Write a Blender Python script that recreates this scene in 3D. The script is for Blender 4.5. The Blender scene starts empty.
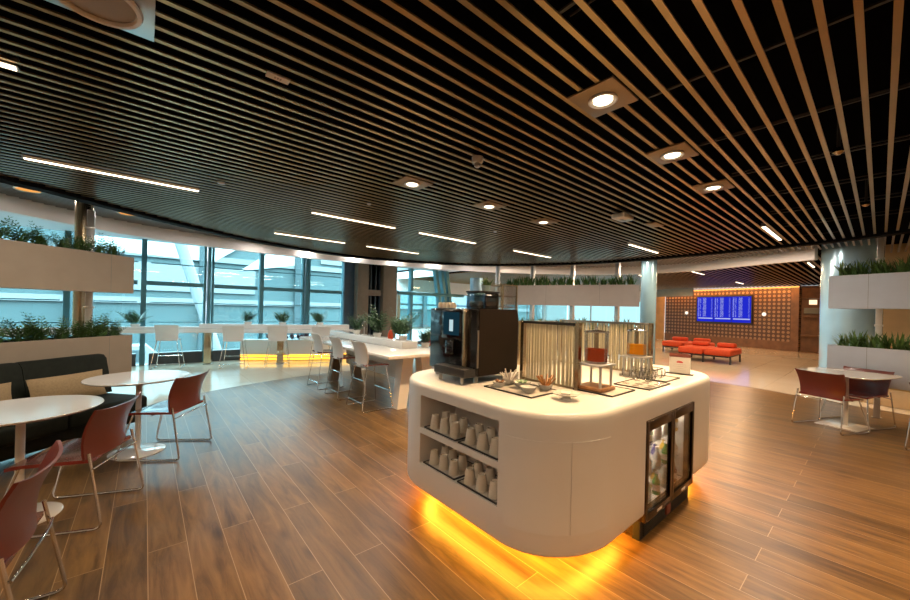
import bpy, bmesh, math, random
from mathutils import Vector, Matrix
random.seed(7)
sc = bpy.context.scene
C = sc.collection
PI = math.pi
R = math.radians

# ------------------------------------------------------------------ materials
def new_mat(name):
    m = bpy.data.materials.new(name); m.use_nodes = True
    nt = m.node_tree; nt.nodes.clear()
    out = nt.nodes.new('ShaderNodeOutputMaterial')
    return m, nt, out

def mat(name, col, rough=.5, metal=0, coat=0, var=.06, scale=6, bump=0, spec=.5, trans=0, sheen=0):
    m, nt, out = new_mat(name)
    b = nt.nodes.new('ShaderNodeBsdfPrincipled')
    tc = nt.nodes.new('ShaderNodeTexCoord')
    nz = nt.nodes.new('ShaderNodeTexNoise'); nz.inputs['Scale'].default_value = scale
    nz.inputs['Detail'].default_value = 4
    nt.links.new(tc.outputs['Object'], nz.inputs['Vector'])
    rp = nt.nodes.new('ShaderNodeValToRGB')
    rp.color_ramp.elements[0].position = .3; rp.color_ramp.elements[1].position = .7
    rp.color_ramp.elements[0].color = (*[max(0, c*(1-var)) for c in col], 1)
    rp.color_ramp.elements[1].color = (*[min(1, c*(1+var)) for c in col], 1)
    nt.links.new(nz.outputs['Fac'], rp.inputs['Fac'])
    nt.links.new(rp.outputs['Color'], b.inputs['Base Color'])
    b.inputs['Roughness'].default_value = rough; b.inputs['Metallic'].default_value = metal
    b.inputs['Coat Weight'].default_value = coat; b.inputs['Coat Roughness'].default_value = .08
    b.inputs['Specular IOR Level'].default_value = spec
    b.inputs['Transmission Weight'].default_value = trans
    if bump:
        bp = nt.nodes.new('ShaderNodeBump'); bp.inputs['Strength'].default_value = bump; bp.inputs['Distance'].default_value = .01
        nt.links.new(nz.outputs['Fac'], bp.inputs['Height']); nt.links.new(bp.outputs['Normal'], b.inputs['Normal'])
    nt.links.new(b.outputs[0], out.inputs[0])
    return m

def emit(name, col, strength):
    m, nt, out = new_mat(name)
    e = nt.nodes.new('ShaderNodeEmission'); e.inputs[0].default_value = (*col, 1); e.inputs[1].default_value = strength
    nt.links.new(e.outputs[0], out.inputs[0]); return m

def clear(name, tint=(.9, .97, 1), gloss=.12, rough=.02):
    """thin clear glass or acrylic: tinted see-through with a mirror sheen at grazing angles"""
    m, nt, out = new_mat(name)
    t = nt.nodes.new('ShaderNodeBsdfTransparent'); t.inputs[0].default_value = (*tint, 1)
    g = nt.nodes.new('ShaderNodeBsdfGlossy'); g.inputs['Roughness'].default_value = rough
    f = nt.nodes.new('ShaderNodeLayerWeight'); f.inputs['Blend'].default_value = .25
    ma = nt.nodes.new('ShaderNodeMath'); ma.operation = 'MULTIPLY_ADD'
    nt.links.new(f.outputs['Fresnel'], ma.inputs[0]); ma.inputs[1].default_value = .6; ma.inputs[2].default_value = gloss*.3
    mx = nt.nodes.new('ShaderNodeMixShader')
    nt.links.new(ma.outputs[0], mx.inputs[0]); nt.links.new(t.outputs[0], mx.inputs[1]); nt.links.new(g.outputs[0], mx.inputs[2])
    nt.links.new(mx.outputs[0], out.inputs[0]); return m

def wood_floor():
    m, nt, out = new_mat('oak planks'); L = nt.links.new; N = nt.nodes.new
    tc = N('ShaderNodeTexCoord'); sp = N('ShaderNodeSeparateXYZ'); L(tc.outputs['Object'], sp.inputs[0])
    cb = N('ShaderNodeCombineXYZ')
    ax = N('ShaderNodeMath'); ax.operation = 'ADD'; ax.inputs[1].default_value = 20-.48+1.56*8-.02; L(sp.outputs['Y'], ax.inputs[0])
    ay = N('ShaderNodeMath'); ay.operation = 'ADD'; ay.inputs[1].default_value = .19*100-.04; L(sp.outputs['X'], ay.inputs[0])
    ax.inputs[1].default_value = 1.56*16-.48
    L(ax.outputs[0], cb.inputs[0]); L(ay.outputs[0], cb.inputs[1])
    br = N('ShaderNodeTexBrick'); L(cb.outputs[0], br.inputs['Vector'])
    br.offset = .5; br.inputs['Scale'].default_value = 1; br.inputs['Mortar Size'].default_value = .0022
    br.inputs['Mortar Smooth'].default_value = .1; br.inputs['Bias'].default_value = 0
    br.inputs['Brick Width'].default_value = 1.56; br.inputs['Row Height'].default_value = .19
    br.inputs['Color1'].default_value = (0, 0, 0, 1); br.inputs['Color2'].default_value = (1, 1, 1, 1); br.inputs['Mortar'].default_value = (.5, .5, .5, 1)
    # stretched grain, shifted per plank
    mp = N('ShaderNodeVectorMath'); mp.operation = 'MULTIPLY'; mp.inputs[1].default_value = (1.1, 9, 1); L(cb.outputs[0], mp.inputs[0])
    ad = N('ShaderNodeVectorMath'); ad.operation = 'MULTIPLY_ADD'; L(br.outputs['Color'], ad.inputs[0]); ad.inputs[1].default_value = (13, 7, 5); L(mp.outputs[0], ad.inputs[2])
    n1 = N('ShaderNodeTexNoise'); n1.inputs['Scale'].default_value = 1.6; n1.inputs['Detail'].default_value = 7; n1.inputs['Roughness'].default_value = .65; n1.inputs['Distortion'].default_value = .6
    L(ad.outputs[0], n1.inputs['Vector'])
    r1 = N('ShaderNodeValToRGB'); e = r1.color_ramp.elements
    e[0].position = .28; e[0].color = (.050, .026, .009, 1); e[1].position = .72; e[1].color = (.235, .132, .045, 1)
    k = r1.color_ramp.elements.new(.5); k.color = (.145, .078, .026, 1)
    L(n1.outputs['Fac'], r1.inputs['Fac'])
    # knots
    vo = N('ShaderNodeTexVoronoi'); vo.inputs['Scale'].default_value = 1.0
    m2 = N('ShaderNodeVectorMath'); m2.operation = 'MULTIPLY_ADD'; L(br.outputs['Color'], m2.inputs[0]); m2.inputs[1].default_value = (3, 9, 4)
    m3 = N('ShaderNodeVectorMath'); m3.operation = 'MULTIPLY'; m3.inputs[1].default_value = (1.5, 4.2, 1); L(cb.outputs[0], m3.inputs[0]); L(m3.outputs[0], m2.inputs[2])
    L(m2.outputs[0], vo.inputs['Vector'])
    rk = N('ShaderNodeValToRGB'); rk.color_ramp.elements[0].position = .03; rk.color_ramp.elements[0].color = (.25, .22, .2, 1); rk.color_ramp.elements[1].position = .16; rk.color_ramp.elements[1].color = (1, 1, 1, 1)
    L(vo.outputs['Distance'], rk.inputs['Fac'])
    mm = N('ShaderNodeMix'); mm.data_type = 'RGBA'; mm.blend_type = 'MULTIPLY'; mm.inputs[0].default_value = .8
    L(r1.outputs['Color'], mm.inputs[6]); L(rk.outputs['Color'], mm.inputs[7])
    # per plank tone
    rt = N('ShaderNodeMapRange'); rt.inputs['To Min'].default_value = .72; rt.inputs['To Max'].default_value = 1.2; L(br.outputs['Color'], rt.inputs['Value'])
    m4 = N('ShaderNodeVectorMath'); m4.operation = 'SCALE'; L(mm.outputs[2], m4.inputs[0]); L(rt.outputs[0], m4.inputs['Scale'])
    # pale joints
    mj = N('ShaderNodeMix'); mj.data_type = 'RGBA'; L(br.outputs['Fac'], mj.inputs[0]); L(m4.outputs[0], mj.inputs[6]); mj.inputs[7].default_value = (.34, .23, .13, 1)
    b = N('ShaderNodeBsdfPrincipled'); L(mj.outputs[2], b.inputs['Base Color'])
    rr = N('ShaderNodeMapRange'); rr.inputs['To Min'].default_value = .26; rr.inputs['To Max'].default_value = .40; L(n1.outputs['Fac'], rr.inputs['Value']); L(rr.outputs[0], b.inputs['Roughness'])
    b.inputs['Specular IOR Level'].default_value = .38
    bp = N('ShaderNodeBump'); bp.inputs['Strength'].default_value = .08; bp.inputs['Distance'].default_value = .002
    L(n1.outputs['Fac'], bp.inputs['Height']); L(bp.outputs[0], b.inputs['Normal'])
    L(b.outputs[0], out.inputs[0]); return m

def tile_floor():
    m, nt, out = new_mat('polished cream tile'); L = nt.links.new; N = nt.nodes.new
    tc = N('ShaderNodeTexCoord'); br = N('ShaderNodeTexBrick'); L(tc.outputs['Object'], br.inputs['Vector'])
    br.offset = 0; br.inputs['Scale'].default_value = 1; br.inputs['Brick Width'].default_value = .8; br.inputs['Row Height'].default_value = .8
    br.inputs['Mortar Size'].default_value = .003
    br.inputs['Color1'].default_value = (.66, .58, .46, 1); br.inputs['Color2'].default_value = (.62, .54, .42, 1); br.inputs['Mortar'].default_value = (.42, .37, .3, 1)
    b = N('ShaderNodeBsdfPrincipled'); L(br.outputs['Color'], b.inputs['Base Color']); b.inputs['Roughness'].default_value = .1
    b.inputs['Specular IOR Level'].default_value = .6
    L(b.outputs[0], out.inputs[0]); return m

def lattice_wall():
    """dark timber screen with a grid of pale round openings"""
    m, nt, out = new_mat('perforated timber screen'); L = nt.links.new; N = nt.nodes.new
    tc = N('ShaderNodeTexCoord'); sp = N('ShaderNodeSeparateXYZ'); L(tc.outputs['Object'], sp.inputs[0])
    def cell(src, ofs=0.):
        a = N('ShaderNodeMath'); a.operation = 'MULTIPLY_ADD'; a.inputs[1].default_value = 1/.185; a.inputs[2].default_value = 50+ofs; L(src, a.inputs[0])
        f = N('ShaderNodeMath'); f.operation = 'FRACT'; L(a.outputs[0], f.inputs[0])
        s = N('ShaderNodeMath'); s.operation = 'SUBTRACT'; s.inputs[1].default_value = .5; L(f.outputs[0], s.inputs[0])
        return s.outputs[0]
    cb = N('ShaderNodeCombineXYZ'); L(cell(sp.outputs['X']), cb.inputs[0]); L(cell(sp.outputs['Z']), cb.inputs[1])
    ln = N('ShaderNodeVectorMath'); ln.operation = 'LENGTH'; L(cb.outputs[0], ln.inputs[0])
    rp = N('ShaderNodeValToRGB'); e = rp.color_ramp.elements
    e[0].position = 0; e[0].color = (.20, .11, .06, 1); e[1].position = .50; e[1].color = (.075, .035, .018, 1)
    for p, c in ((.12, (.22, .12, .06)), (.17, (.36, .23, .13)), (.28, (.33, .2, .11)), (.34, (.08, .035, .018))):
        k = e.new(p); k.color = (*c, 1)
    L(ln.outputs['Value'], rp.inputs['Fac'])
    b = N('ShaderNodeBsdfPrincipled'); L(rp.outputs['Color'], b.inputs['Base Color']); b.inputs['Roughness'].default_value = .45
    bp = N('ShaderNodeBump'); bp.inputs['Distance'].default_value = .02; bp.inputs['Strength'].default_value = .5
    L(ln.outputs['Value'], bp.inputs['Height']); L(bp.outputs[0], b.inputs['Normal'])
    L(b.outputs[0], out.inputs[0]); return m

def departures():
    """blue departures page: columns of small pale entries, brighter band at the foot (screen gives off light)"""
    m, nt, out = new_mat('departures screen'); L = nt.links.new; N = nt.nodes.new
    tc = N('ShaderNodeTexCoord'); sp = N('ShaderNodeSeparateXYZ'); L(tc.outputs['Generated'], sp.inputs[0])
    def math1(op, a, b_=None, c=None):
        n = N('ShaderNodeMath'); n.operation = op
        for i, v in enumerate((a, b_, c)):
            if v is None: continue
            if isinstance(v, (int, float)): n.inputs[i].default_value = v
            else: L(v, n.inputs[i])
        return n.outputs[0]
    # rows
    z = sp.outputs['Z']; x = sp.outputs['X']
    row = math1('GREATER_THAN', math1('FRACT', math1('MULTIPLY', z, 26)), .45)
    nz = N('ShaderNodeTexNoise'); nz.inputs['Scale'].default_value = 1; nz.inputs['Detail'].default_value = 1
    cb = N('ShaderNodeCombineXYZ'); L(math1('MULTIPLY', x, 60), cb.inputs[0]); L(math1('MULTIPLY', math1('FLOOR', math1('MULTIPLY', z, 26)), 3.7), cb.inputs[2]); L(cb.outputs[0], nz.inputs['Vector'])
    letters = math1('GREATER_THAN', nz.outputs['Fac'], .47)
    def band(a, b_): return math1('MULTIPLY', math1('GREATER_THAN', x, a), math1('LESS_THAN', x, b_))
    cols = math1('ADD', math1('ADD', band(.05, .13), band(.36, .56)), math1('ADD', band(.18, .24), math1('MULTIPLY', band(.86, .94), .5)))
    body = math1('MULTIPLY', math1('GREATER_THAN', z, .2), math1('LESS_THAN', z, .96))
    txt = math1('MULTIPLY', math1('MULTIPLY', math1('MULTIPLY', row, letters), cols), body)
    foot = math1('MULTIPLY', math1('MULTIPLY', math1('GREATER_THAN', z, .11), math1('LESS_THAN', z, .155)), band(.08, .96))
    fac = math1('MINIMUM', math1('ADD', txt, foot), 1)
    mx = N('ShaderNodeMix'); mx.data_type = 'RGBA'; L(fac, mx.inputs[0]); mx.inputs[6].default_value = (.02, .03, .75, 1); mx.inputs[7].default_value = (.55, .6, 1, 1)
    em = N('ShaderNodeEmission'); L(mx.outputs[2], em.inputs[0]); em.inputs[1].default_value = .8
    L(em.outputs[0], out.inputs[0]); return m

M = dict(
    wood=wood_floor(), tile=tile_floor(), lattice=lattice_wall(), screen=departures(),
    white=mat('white solid surface', (.80, .78, .75), .28, var=.01),
    gloss_white=mat('gloss white top', (.82, .81, .79), .08, coat=.5, var=.01),
    wall=mat('painted wall', (.72, .66, .58), .7, var=.03),
    warmwall=mat('sand coloured wall', (.62, .45, .26), .6, var=.05),
    fascia=mat('white painted bulkhead', (.82, .78, .76), .6, var=.02),
    soffit=mat('white soffit', (.8, .82, .84), .55, var=.02),
    slat=mat('bronze ceiling slat', (.42, .29, .135), .3, metal=.85, var=.1, scale=3),
    dark=mat('black void', (.003, .003, .004), .9, var=.1, spec=0),
    railm=mat('dark ceiling rail', (.035, .03, .028), .5, metal=.3),
    edge=mat('black edge trim', (.008, .008, .009), .8, var=.1, spec=.05),
    postm=mat('satin aluminium', (.80, .80, .80), .3, metal=.75, var=.02),
    chrome=mat('chrome', (.78, .78, .79), .15, metal=1, var=.02),
    steel=mat('brushed steel', (.55, .53, .5), .28, metal=1, var=.05),
    brass=mat('warm brushed metal', (.62, .5, .34), .25, metal=1, var=.05),
    mullion=mat('teal grey mullion', (.07, .19, .23), .35, metal=.4, var=.05),
    sill=mat('dark sill', (.05, .055, .06), .4, var=.1),
    red=mat('red brown shell', (.135, .017, .009), .33, coat=.3, var=.06),
    seatred=mat('red seat pad', (.20, .025, .02), .2, coat=.9, var=.08),
    stoolwhite=mat('white moulded shell', (.78, .77, .77), .35, var=.02),
    black=mat('gloss black plastic', (.012, .012, .014), .1, coat=.4, var=.1),
    brownblack=mat('dark brown side panel', (.014, .009, .006), .45, var=.1, spec=.2),
    rubber=mat('matt black', (.015, .015, .016), .5, var=.1),
    sofa=mat('black green leather', (.011, .013, .009), .65, var=.2, bump=.1, scale=20, spec=.12),
    pillow=mat('tan cushion fabric', (.33, .23, .12), .8, var=.1, bump=.2, scale=60),
    planter=mat('greige planter laminate', (.47, .42, .39), .5, var=.03),
    paleblue=mat('pale grey laminate', (.50, .53, .60), .45, var=.03),
    sand=mat('backlit greige laminate', (.33, .265, .20), .5, var=.04),  # trough laminate darkened in the colour because the left side is backlit
    soil=mat('dark soil', (.03, .02, .012), .9, var=.4, scale=40, bump=.5),
    leaf=mat('fern green', (.075, .16, .035), .5, var=.45, scale=12),
    leafdark=mat('deep green leaf', (.035, .09, .03), .45, var=.4, scale=12),
    leafpurple=mat('dark red leaf', (.08, .02, .035), .5, var=.4, scale=12),
    ceramic=mat('white ceramic', (.8, .77, .72), .2, coat=.3, var=.02),
    cup=mat('ivory paper cup', (.74, .68, .58), .45, var=.03),
    trayblack=mat('black tray rim', (.02, .02, .02), .3, var=.1),
    trayin=mat('pale tray liner', (.6, .56, .5), .4, var=.05),
    juicer=mat('amber juice', (.62, .13, .02), .15, coat=.5, var=.1),
    juiceo=mat('orange juice', (1, .48, .02), .25, coat=.5, var=.05),
    oak=mat('stained oak', (.30, .14, .05), .4, var=.25, scale=30),
    rod=mat('frosted rod', (.80, .74, .58), .3, var=.08, scale=3),
    orange=mat('orange bench fabric', (.52, .055, .01), .7, var=.1, scale=20),
    card=mat('white card', (.85, .82, .8), .5, var=.01),
    cardbrown=mat('brown card print', (.16, .04, .03), .5, var=.02),
    cardred=mat('red print', (.6, .03, .03), .5, var=.02),
    cardgrey=mat('grey print', (.45, .42, .42), .5, var=.02),
    column=mat('brown column cladding', (.15, .115, .085), .45, var=.1),
    louvre=mat('deep blue grey panel', (.03, .055, .08), .35, var=.1),
    glassblue=mat('pale blue back painted glass', (.38, .62, .80), .22, metal=.4, coat=.4, var=.12, scale=1.2),
    glassdeep=mat('deeper blue back painted glass', (.20, .34, .42), .25, metal=.3, coat=.3, var=.12, scale=1.2),
    potblue=mat('pale blue pot', (.35, .5, .55), .35, var=.05),
    shade=mat('grey acoustic panel', (.2, .21, .19), .6, var=.05),
    fridgeframe=mat('dark bronze frame', (.05, .03, .018), .25, metal=.4, var=.1),
    cabinet=mat('walnut cabinet', (.16, .075, .03), .45, var=.25, scale=4),
    goldwood=mat('honey wood wall', (.50, .29, .10), .45, var=.15, scale=3),
    tanbench=mat('tan upholstery', (.50, .38, .16), .6, var=.05),
    plate=mat('bronze downlight plate', (.30, .20, .10), .4, metal=.4, var=.05),
    apron=mat('pale concrete apron', (.085, .09, .092), .8, var=.08, scale=.2),
    teal=mat('teal terminal glazing', (.045, .075, .078), .5, var=.1, scale=.1),
    tealdark=mat('dark teal glazing band', (.03, .05, .055), .5, var=.1, scale=.1),
    extwhite=mat('white terminal cladding', (.16, .175, .18), .6, var=.03, scale=.2),
    skywhite=mat('overexposed sky white', (.5, .52, .52), .6, var=.02, scale=.2),  # overexposed sky put into the colour
    wood_end=mat('pale timber leg', (.55, .44, .34), .4, var=.06),
    biscuit=mat('brown sugar stick', (.5, .22, .06), .6, var=.15, scale=30),
    sachet=mat('white sachet', (.78, .72, .66), .6, var=.05),
    greenleaf=mat('mint sachets', (.35, .5, .3), .6, var=.1),
    bottleg=mat('green bottle glass', (.05, .28, .06), .1, coat=.5, var=.1),
    bottlew=mat('clear filled bottle', (.62, .66, .66), .1, coat=.5, var=.05),
    bottleb=mat('blue can', (.03, .05, .35), .2, metal=.3, var=.1),
    bottler=mat('cola bottle', (.16, .02, .01), .1, coat=.5, var=.1),
    bottley=mat('yellow juice bottle', (.75, .45, .05), .15, coat=.5, var=.1),
    glass=clear('clear glass', (.97, .985, .98), .2), winglass=clear('window glass', (.74, .94, .95), .15),
    dglass=clear('fridge glass', (.97, .97, .96), .02),
    smoke=clear('smoked hopper', (.30, .27, .24), .5), hopdaylight=clear('hopper daylight blue', (.35, .6, .7), .6),  # blue tint stands for daylight reflected on the hopper's left face
    lin=emit('linear lamp', (1, .80, .56), 5), downe=emit('downlight lamp', (1, .84, .6), 8),
    dim=emit('dim amber lamp', (1, .42, .10), 1.0), amber=emit('amber light strip', (1, .40, .03), 55),
    amber2=emit('amber light line', (1, .50, .04), 2.6),
    fridgelamp=emit('fridge lamp', (1, .88, .7), 4), ledwarm=emit('warm cove strip', (1, .36, .08), 3),
    touch=emit('machine display', (.02, .08, .12), .35), touchlight=emit('display tile', (.55, .75, .8), .9),
    whitelamp=emit('wall lamp', (1, .9, .75), 1.3), farwin=emit('lit shelf', (1, .75, .45), 1.6),
)

def translucent(name, col):
    m, nt, out = new_mat(name)
    d = nt.nodes.new('ShaderNodeBsdfDiffuse'); t_ = nt.nodes.new('ShaderNodeBsdfTranslucent'); x = nt.nodes.new('ShaderNodeMixShader')
    d.inputs[0].default_value = (*col, 1); t_.inputs[0].default_value = (*col, 1); x.inputs[0].default_value = .4
    nt.links.new(d.outputs[0], x.inputs[1]); nt.links.new(t_.outputs[0], x.inputs[2]); nt.links.new(x.outputs[0], out.inputs[0]); return m
M['rod'] = translucent('frosted rod', (.95, .90, .74))
M['juicer'] = translucent('amber juice', (.62, .10, .02)); M['juiceo'] = translucent('orange juice', (1, .50, .03))
M['thinglass'] = clear('drinking glass', (.99, .99, .985), .03)
M['paleglass'] = clear('clear pale sheet', (.985, .98, .96), .05)
# ------------------------------------------------------------------ mesh helper
class MB:
    def __init__(s): s.bm = bmesh.new()
    def faces(s, vs, fs):
        v = [s.bm.verts.new(p) for p in vs]
        for f in fs:
            try: s.bm.faces.new([v[i] for i in f])
            except ValueError: pass
        return v
    def box(s, x0, x1, y0, y1, z0, z1, bev=0, rot=0, about=None, seg=2):
        vs = [(x, y, z) for z in (z0, z1) for x, y in ((x0, y0), (x1, y0), (x1, y1), (x0, y1))]
        v = s.faces(vs, [(3, 2, 1, 0), (4, 5, 6, 7), (0, 1, 5, 4), (1, 2, 6, 5), (2, 3, 7, 6), (3, 0, 4, 7)])
        es = {e for q in v for e in q.link_edges}
        if rot:
            c = about or ((x0+x1)/2, (y0+y1)/2, 0)
            bmesh.ops.rotate(s.bm, verts=v, cent=c, matrix=Matrix.Rotation(rot, 3, 'Z'))
        if bev: bmesh.ops.bevel(s.bm, geom=list(es), offset=bev, segments=seg, profile=.5, affect='EDGES')
        return s
    def prism(s, poly, z0, z1):
        n = len(poly)
        s.faces([(x, y, z0) for x, y in poly]+[(x, y, z1) for x, y in poly],
                [tuple(range(n))[::-1], tuple(range(n, 2*n))]+[(i, (i+1) % n, n+(i+1) % n, n+i) for i in range(n)])
        return s
    def loft(s, rings, cap=True, close=True):
        n = len(rings[0]); fs = []
        for k in range(len(rings)-1):
            for i in range(n if close else n-1):
                fs.append((k*n+i, k*n+(i+1) % n, (k+1)*n+(i+1) % n, (k+1)*n+i))
        if cap: fs += [tuple(range(n))[::-1], tuple(range((len(rings)-1)*n, len(rings)*n))]
        s.faces([p for r in rings for p in r], fs); return s
    def lathe(s, prof, c=(0, 0, 0), n=24, cap=True):
        rings = [[(c[0]+r*math.cos(2*PI*i/n), c[1]+r*math.sin(2*PI*i/n), c[2]+z) for i in range(n)] for r, z in prof]
        return s.loft(rings, cap)
    def tube(s, path, r, n=8, r2=None, closed=False):
        P = [Vector(p) for p in path]; rings = []; m = len(P)
        up = None
        for i in range(m):
            a = P[(i-1) % m] if (i or closed) else P[0]; b = P[(i+1) % m] if (i < m-1 or closed) else P[-1]
            t = (b-a).normalized()
            if up is None:
                up = Vector((0, 0, 1)) if abs(t.z) < .9 else Vector((1, 0, 0))
            u = t.cross(up).normalized(); w = u.cross(t).normalized(); up = w
            rr = r if r2 is None else r+(r2-r)*i/(m-1)
            rings.append([tuple(P[i]+(u*math.cos(2*PI*k/n)+w*math.sin(2*PI*k/n))*rr) for k in range(n)])
        if closed: rings.append(rings[0])
        return s.loft(rings, not closed)
    def ell(s, c, r, n=12, m=8):
        pr = [(max(1e-4, math.sin(PI*i/m)), -math.cos(PI*i/m)) for i in range(m+1)]
        s.loft([[(c[0]+r[0]*q*math.cos(2*PI*k/n), c[1]+r[1]*q*math.sin(2*PI*k/n), c[2]+r[2]*z) for k in range(n)] for q, z in pr]); return s
    def bevel_all(s, off, seg=2, ang=30):
        es = [e for e in s.bm.edges if len(e.link_faces) == 2 and e.calc_face_angle(0) > R(ang)]
        bmesh.ops.bevel(s.bm, geom=es, offset=off, segments=seg, profile=.5, affect='EDGES'); return s
    def build(s, name, m, parent=None, smooth=True, ang=40):
        bm = s.bm
        bmesh.ops.remove_doubles(bm, verts=bm.verts, dist=1e-5)
        bmesh.ops.recalc_face_normals(bm, faces=bm.faces)
        for e in bm.edges:
            if len(e.link_faces) == 2 and e.calc_face_angle(0) > R(ang): e.smooth = False
        for f in bm.faces: f.smooth = smooth
        me = bpy.data.meshes.new(name); bm.to_mesh(me); bm.free()
        me.materials.append(m)
        o = bpy.data.objects.new(name, me); C.objects.link(o)
        if parent: o.parent = parent
        return o

def tag(o, label, cat, group=None, kind=None):
    if label: o['label'] = label
    if cat: o['category'] = cat
    if group: o['group'] = group
    if kind: o['kind'] = kind
    return o
def thing(name, label, cat, loc=(0, 0, 0), rz=0, group=None):
    o = bpy.data.objects.new(name, None); o.empty_display_size = .1; C.objects.link(o)
    o.location = loc; o.rotation_euler = (0, 0, rz)
    return tag(o, label, cat, group)
def struct(o): o['kind'] = 'structure'; return o
def dup(root, loc, rz, label, group=None):
    r = root.copy(); C.objects.link(r); r.location = loc; r.rotation_euler = (0, 0, rz); r['label'] = label
    if group: r['group'] = group
    for ch in list(root.children):
        c = ch.copy(); C.objects.link(c); c.parent = r
        for g in list(ch.children):
            d = g.copy(); C.objects.link(d); d.parent = c
    return r
ORD = ['first', 'second', 'third', 'fourth', 'fifth', 'sixth', 'seventh', 'eighth', 'ninth', 'tenth', 'eleventh', 'twelfth', 'thirteenth', 'fourteenth', 'fifteenth', 'sixteenth', 'seventeenth', 'eighteenth', 'nineteenth', 'twentieth']

def smooth_curve(pts, n=8, closed=False):
    out = []; m = len(pts)
    for i in range(m-1):
        p0 = pts[max(0, i-1)]; p1 = pts[i]; p2 = pts[i+1]; p3 = pts[min(m-1, i+2)]
        for k in range(n):
            t = k/n
            out.append(tuple(.5*((2*p1[j])+(-p0[j]+p2[j])*t+(2*p0[j]-5*p1[j]+4*p2[j]-p3[j])*t*t+(-p0[j]+3*p1[j]-3*p2[j]+p3[j])*t**3) for j in range(2)))
    out.append(pts[-1]); return out
def offset_line(pts, d):
    out = []
    for i, p in enumerate(pts):
        a = pts[max(0, i-1)]; b = pts[min(len(pts)-1, i+1)]
        tx, ty = b[0]-a[0], b[1]-a[1]; l = math.hypot(tx, ty)
        out.append((p[0]-ty/l*d, p[1]+tx/l*d))
    return out
def cuts(poly, y):
    xs = []
    for i in range(len(poly)):
        (x0, y0), (x1, y1) = poly[i], poly[(i+1) % len(poly)]
        if (y0 <= y) != (y1 <= y): xs.append(x0+(y-y0)*(x1-x0)/(y1-y0))
    xs.sort(); return [(xs[i], xs[i+1]) for i in range(0, len(xs)-1, 2)]

# ------------------------------------------------------------------ camera
a = math.atan(18/736); th = R(49.53); f = 363.5
F = Vector((math.cos(th), math.sin(th), 0)); Rt = Vector((math.sin(th), -math.cos(th), 0)); Z = Vector((0, 0, 1))
Xc = math.cos(a)*Rt+math.sin(a)*Z; Yc = -math.sin(a)*Rt+math.cos(a)*Z
cam = bpy.data.cameras.new('camera'); co = bpy.data.objects.new('camera', cam); C.objects.link(co)
mw = Matrix((Xc, Yc, -F)).transposed().to_4x4(); mw.translation = (0, 0, 1.5); co.matrix_world = mw
cam.sensor_width = 36; cam.sensor_fit = 'HORIZONTAL'; cam.lens = 36*f/910; cam.shift_y = 9.6/910
cam.clip_start = .05; cam.clip_end = 400
sc.camera = co

def at(px, py, z):
    """point of the place at height z seen at a position of the photograph (used for measuring the layout)"""
    x = px-455; y = py-309.6
    s = x*math.cos(a)+y*math.sin(a); t = -x*math.sin(a)+y*math.cos(a)
    d = (1.5-z)*f/t
    return (d*(F.x+Rt.x*s/f), d*(F.y+Rt.y*s/f))

# ------------------------------------------------------------------ setting: floors, ceilings, walls
b = MB(); b.prism([(-4.2, -4.2), (26, -4.2), (26, 15.3), (9.2, 15.3), (9.2, 11.6), (-4.2, 11.6)], -.3, -.004); struct(b.build('floor', M['tile']))
wedge = smooth_curve([(-4, 1.5), (-2.8, 3.9), (-.9, 5.95), (-.13, 6.61), (.32, 7.05), (1.1, 7.5), (2.7, 8.0), (4.6, 7.95), (6.8, 7.1), (8.6, 5.4), (9.6, 3.6), (9.85, 2.4), (9.78, 1.6), (9.6, 1.05), (9.4, .5), (9.3, -.1), (8.9, -1.3), (7.8, -2.6), (6, -4)], 6)
b = MB(); b.prism(wedge+[(-4, -4)], -.004, 0); struct(b.build('floor', M['wood']))
ol = offset_line(wedge, .012)
b = MB(); b.prism(ol+wedge[::-1], -.003, .0015); struct(b.build('trim_1', M['sill']))

cedge = smooth_curve([(-3.6, -1), (-3.4, 1), (-2.9, 3), (-2.1, 4.45), (-1.09, 5.58), (-.73, 5.84), (-.17, 6.35), (.63, 6.95), (1.82, 7.6), (3.58, 7.95), (5.52, 7.45), (6.92, 6.4), (7.9, 4.6), (8.1, 3.1), (8.03, 1.62), (7.9, .52), (7.55, -.25), (6.9, -1.2), (5.6, -2.6)], 8)
cpoly = cedge+[(5.2, -4), (-3.6, -4)]
b = MB()
k = 0
ys = [.075+.1*i for i in range(-40, 80)]
for y in ys:
    for x0, x1 in cuts(cpoly, y):
        b.box(x0, x1, y-.0125, y+.0125, 2.70, 2.708)
struct(b.build('ceiling', M['slat'], smooth=False))
b = MB(); b.prism(offset_line(cedge, -.06)+[(5.2, -4), (-3.6, -4)], 3.02, 3.06); struct(b.build('ceiling', M['dark'], smooth=False))
b = MB()
x = -3.3
while x < 8:
    pr = [(yy, xx) for xx, yy in cpoly]
    for y0, y1 in cuts(pr, x):
        y1 = min(y1, 1.0)
        if y1-y0 < .3 or x < 1.2: continue
        b.box(x-.008, x+.008, y0+.05, y1-.05, 2.80, 2.81); b.box(x+.11, x+.116, y0+.05, y1-.05, 2.86, 2.87)
    x += .93
struct(b.build('ceiling', M['railm'], smooth=False))
eo = offset_line(cedge, .16)
b = MB(); b.prism(cedge+eo[::-1], 2.665, 3.0); struct(b.build('trim_2', M['edge'], smooth=False))

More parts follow.
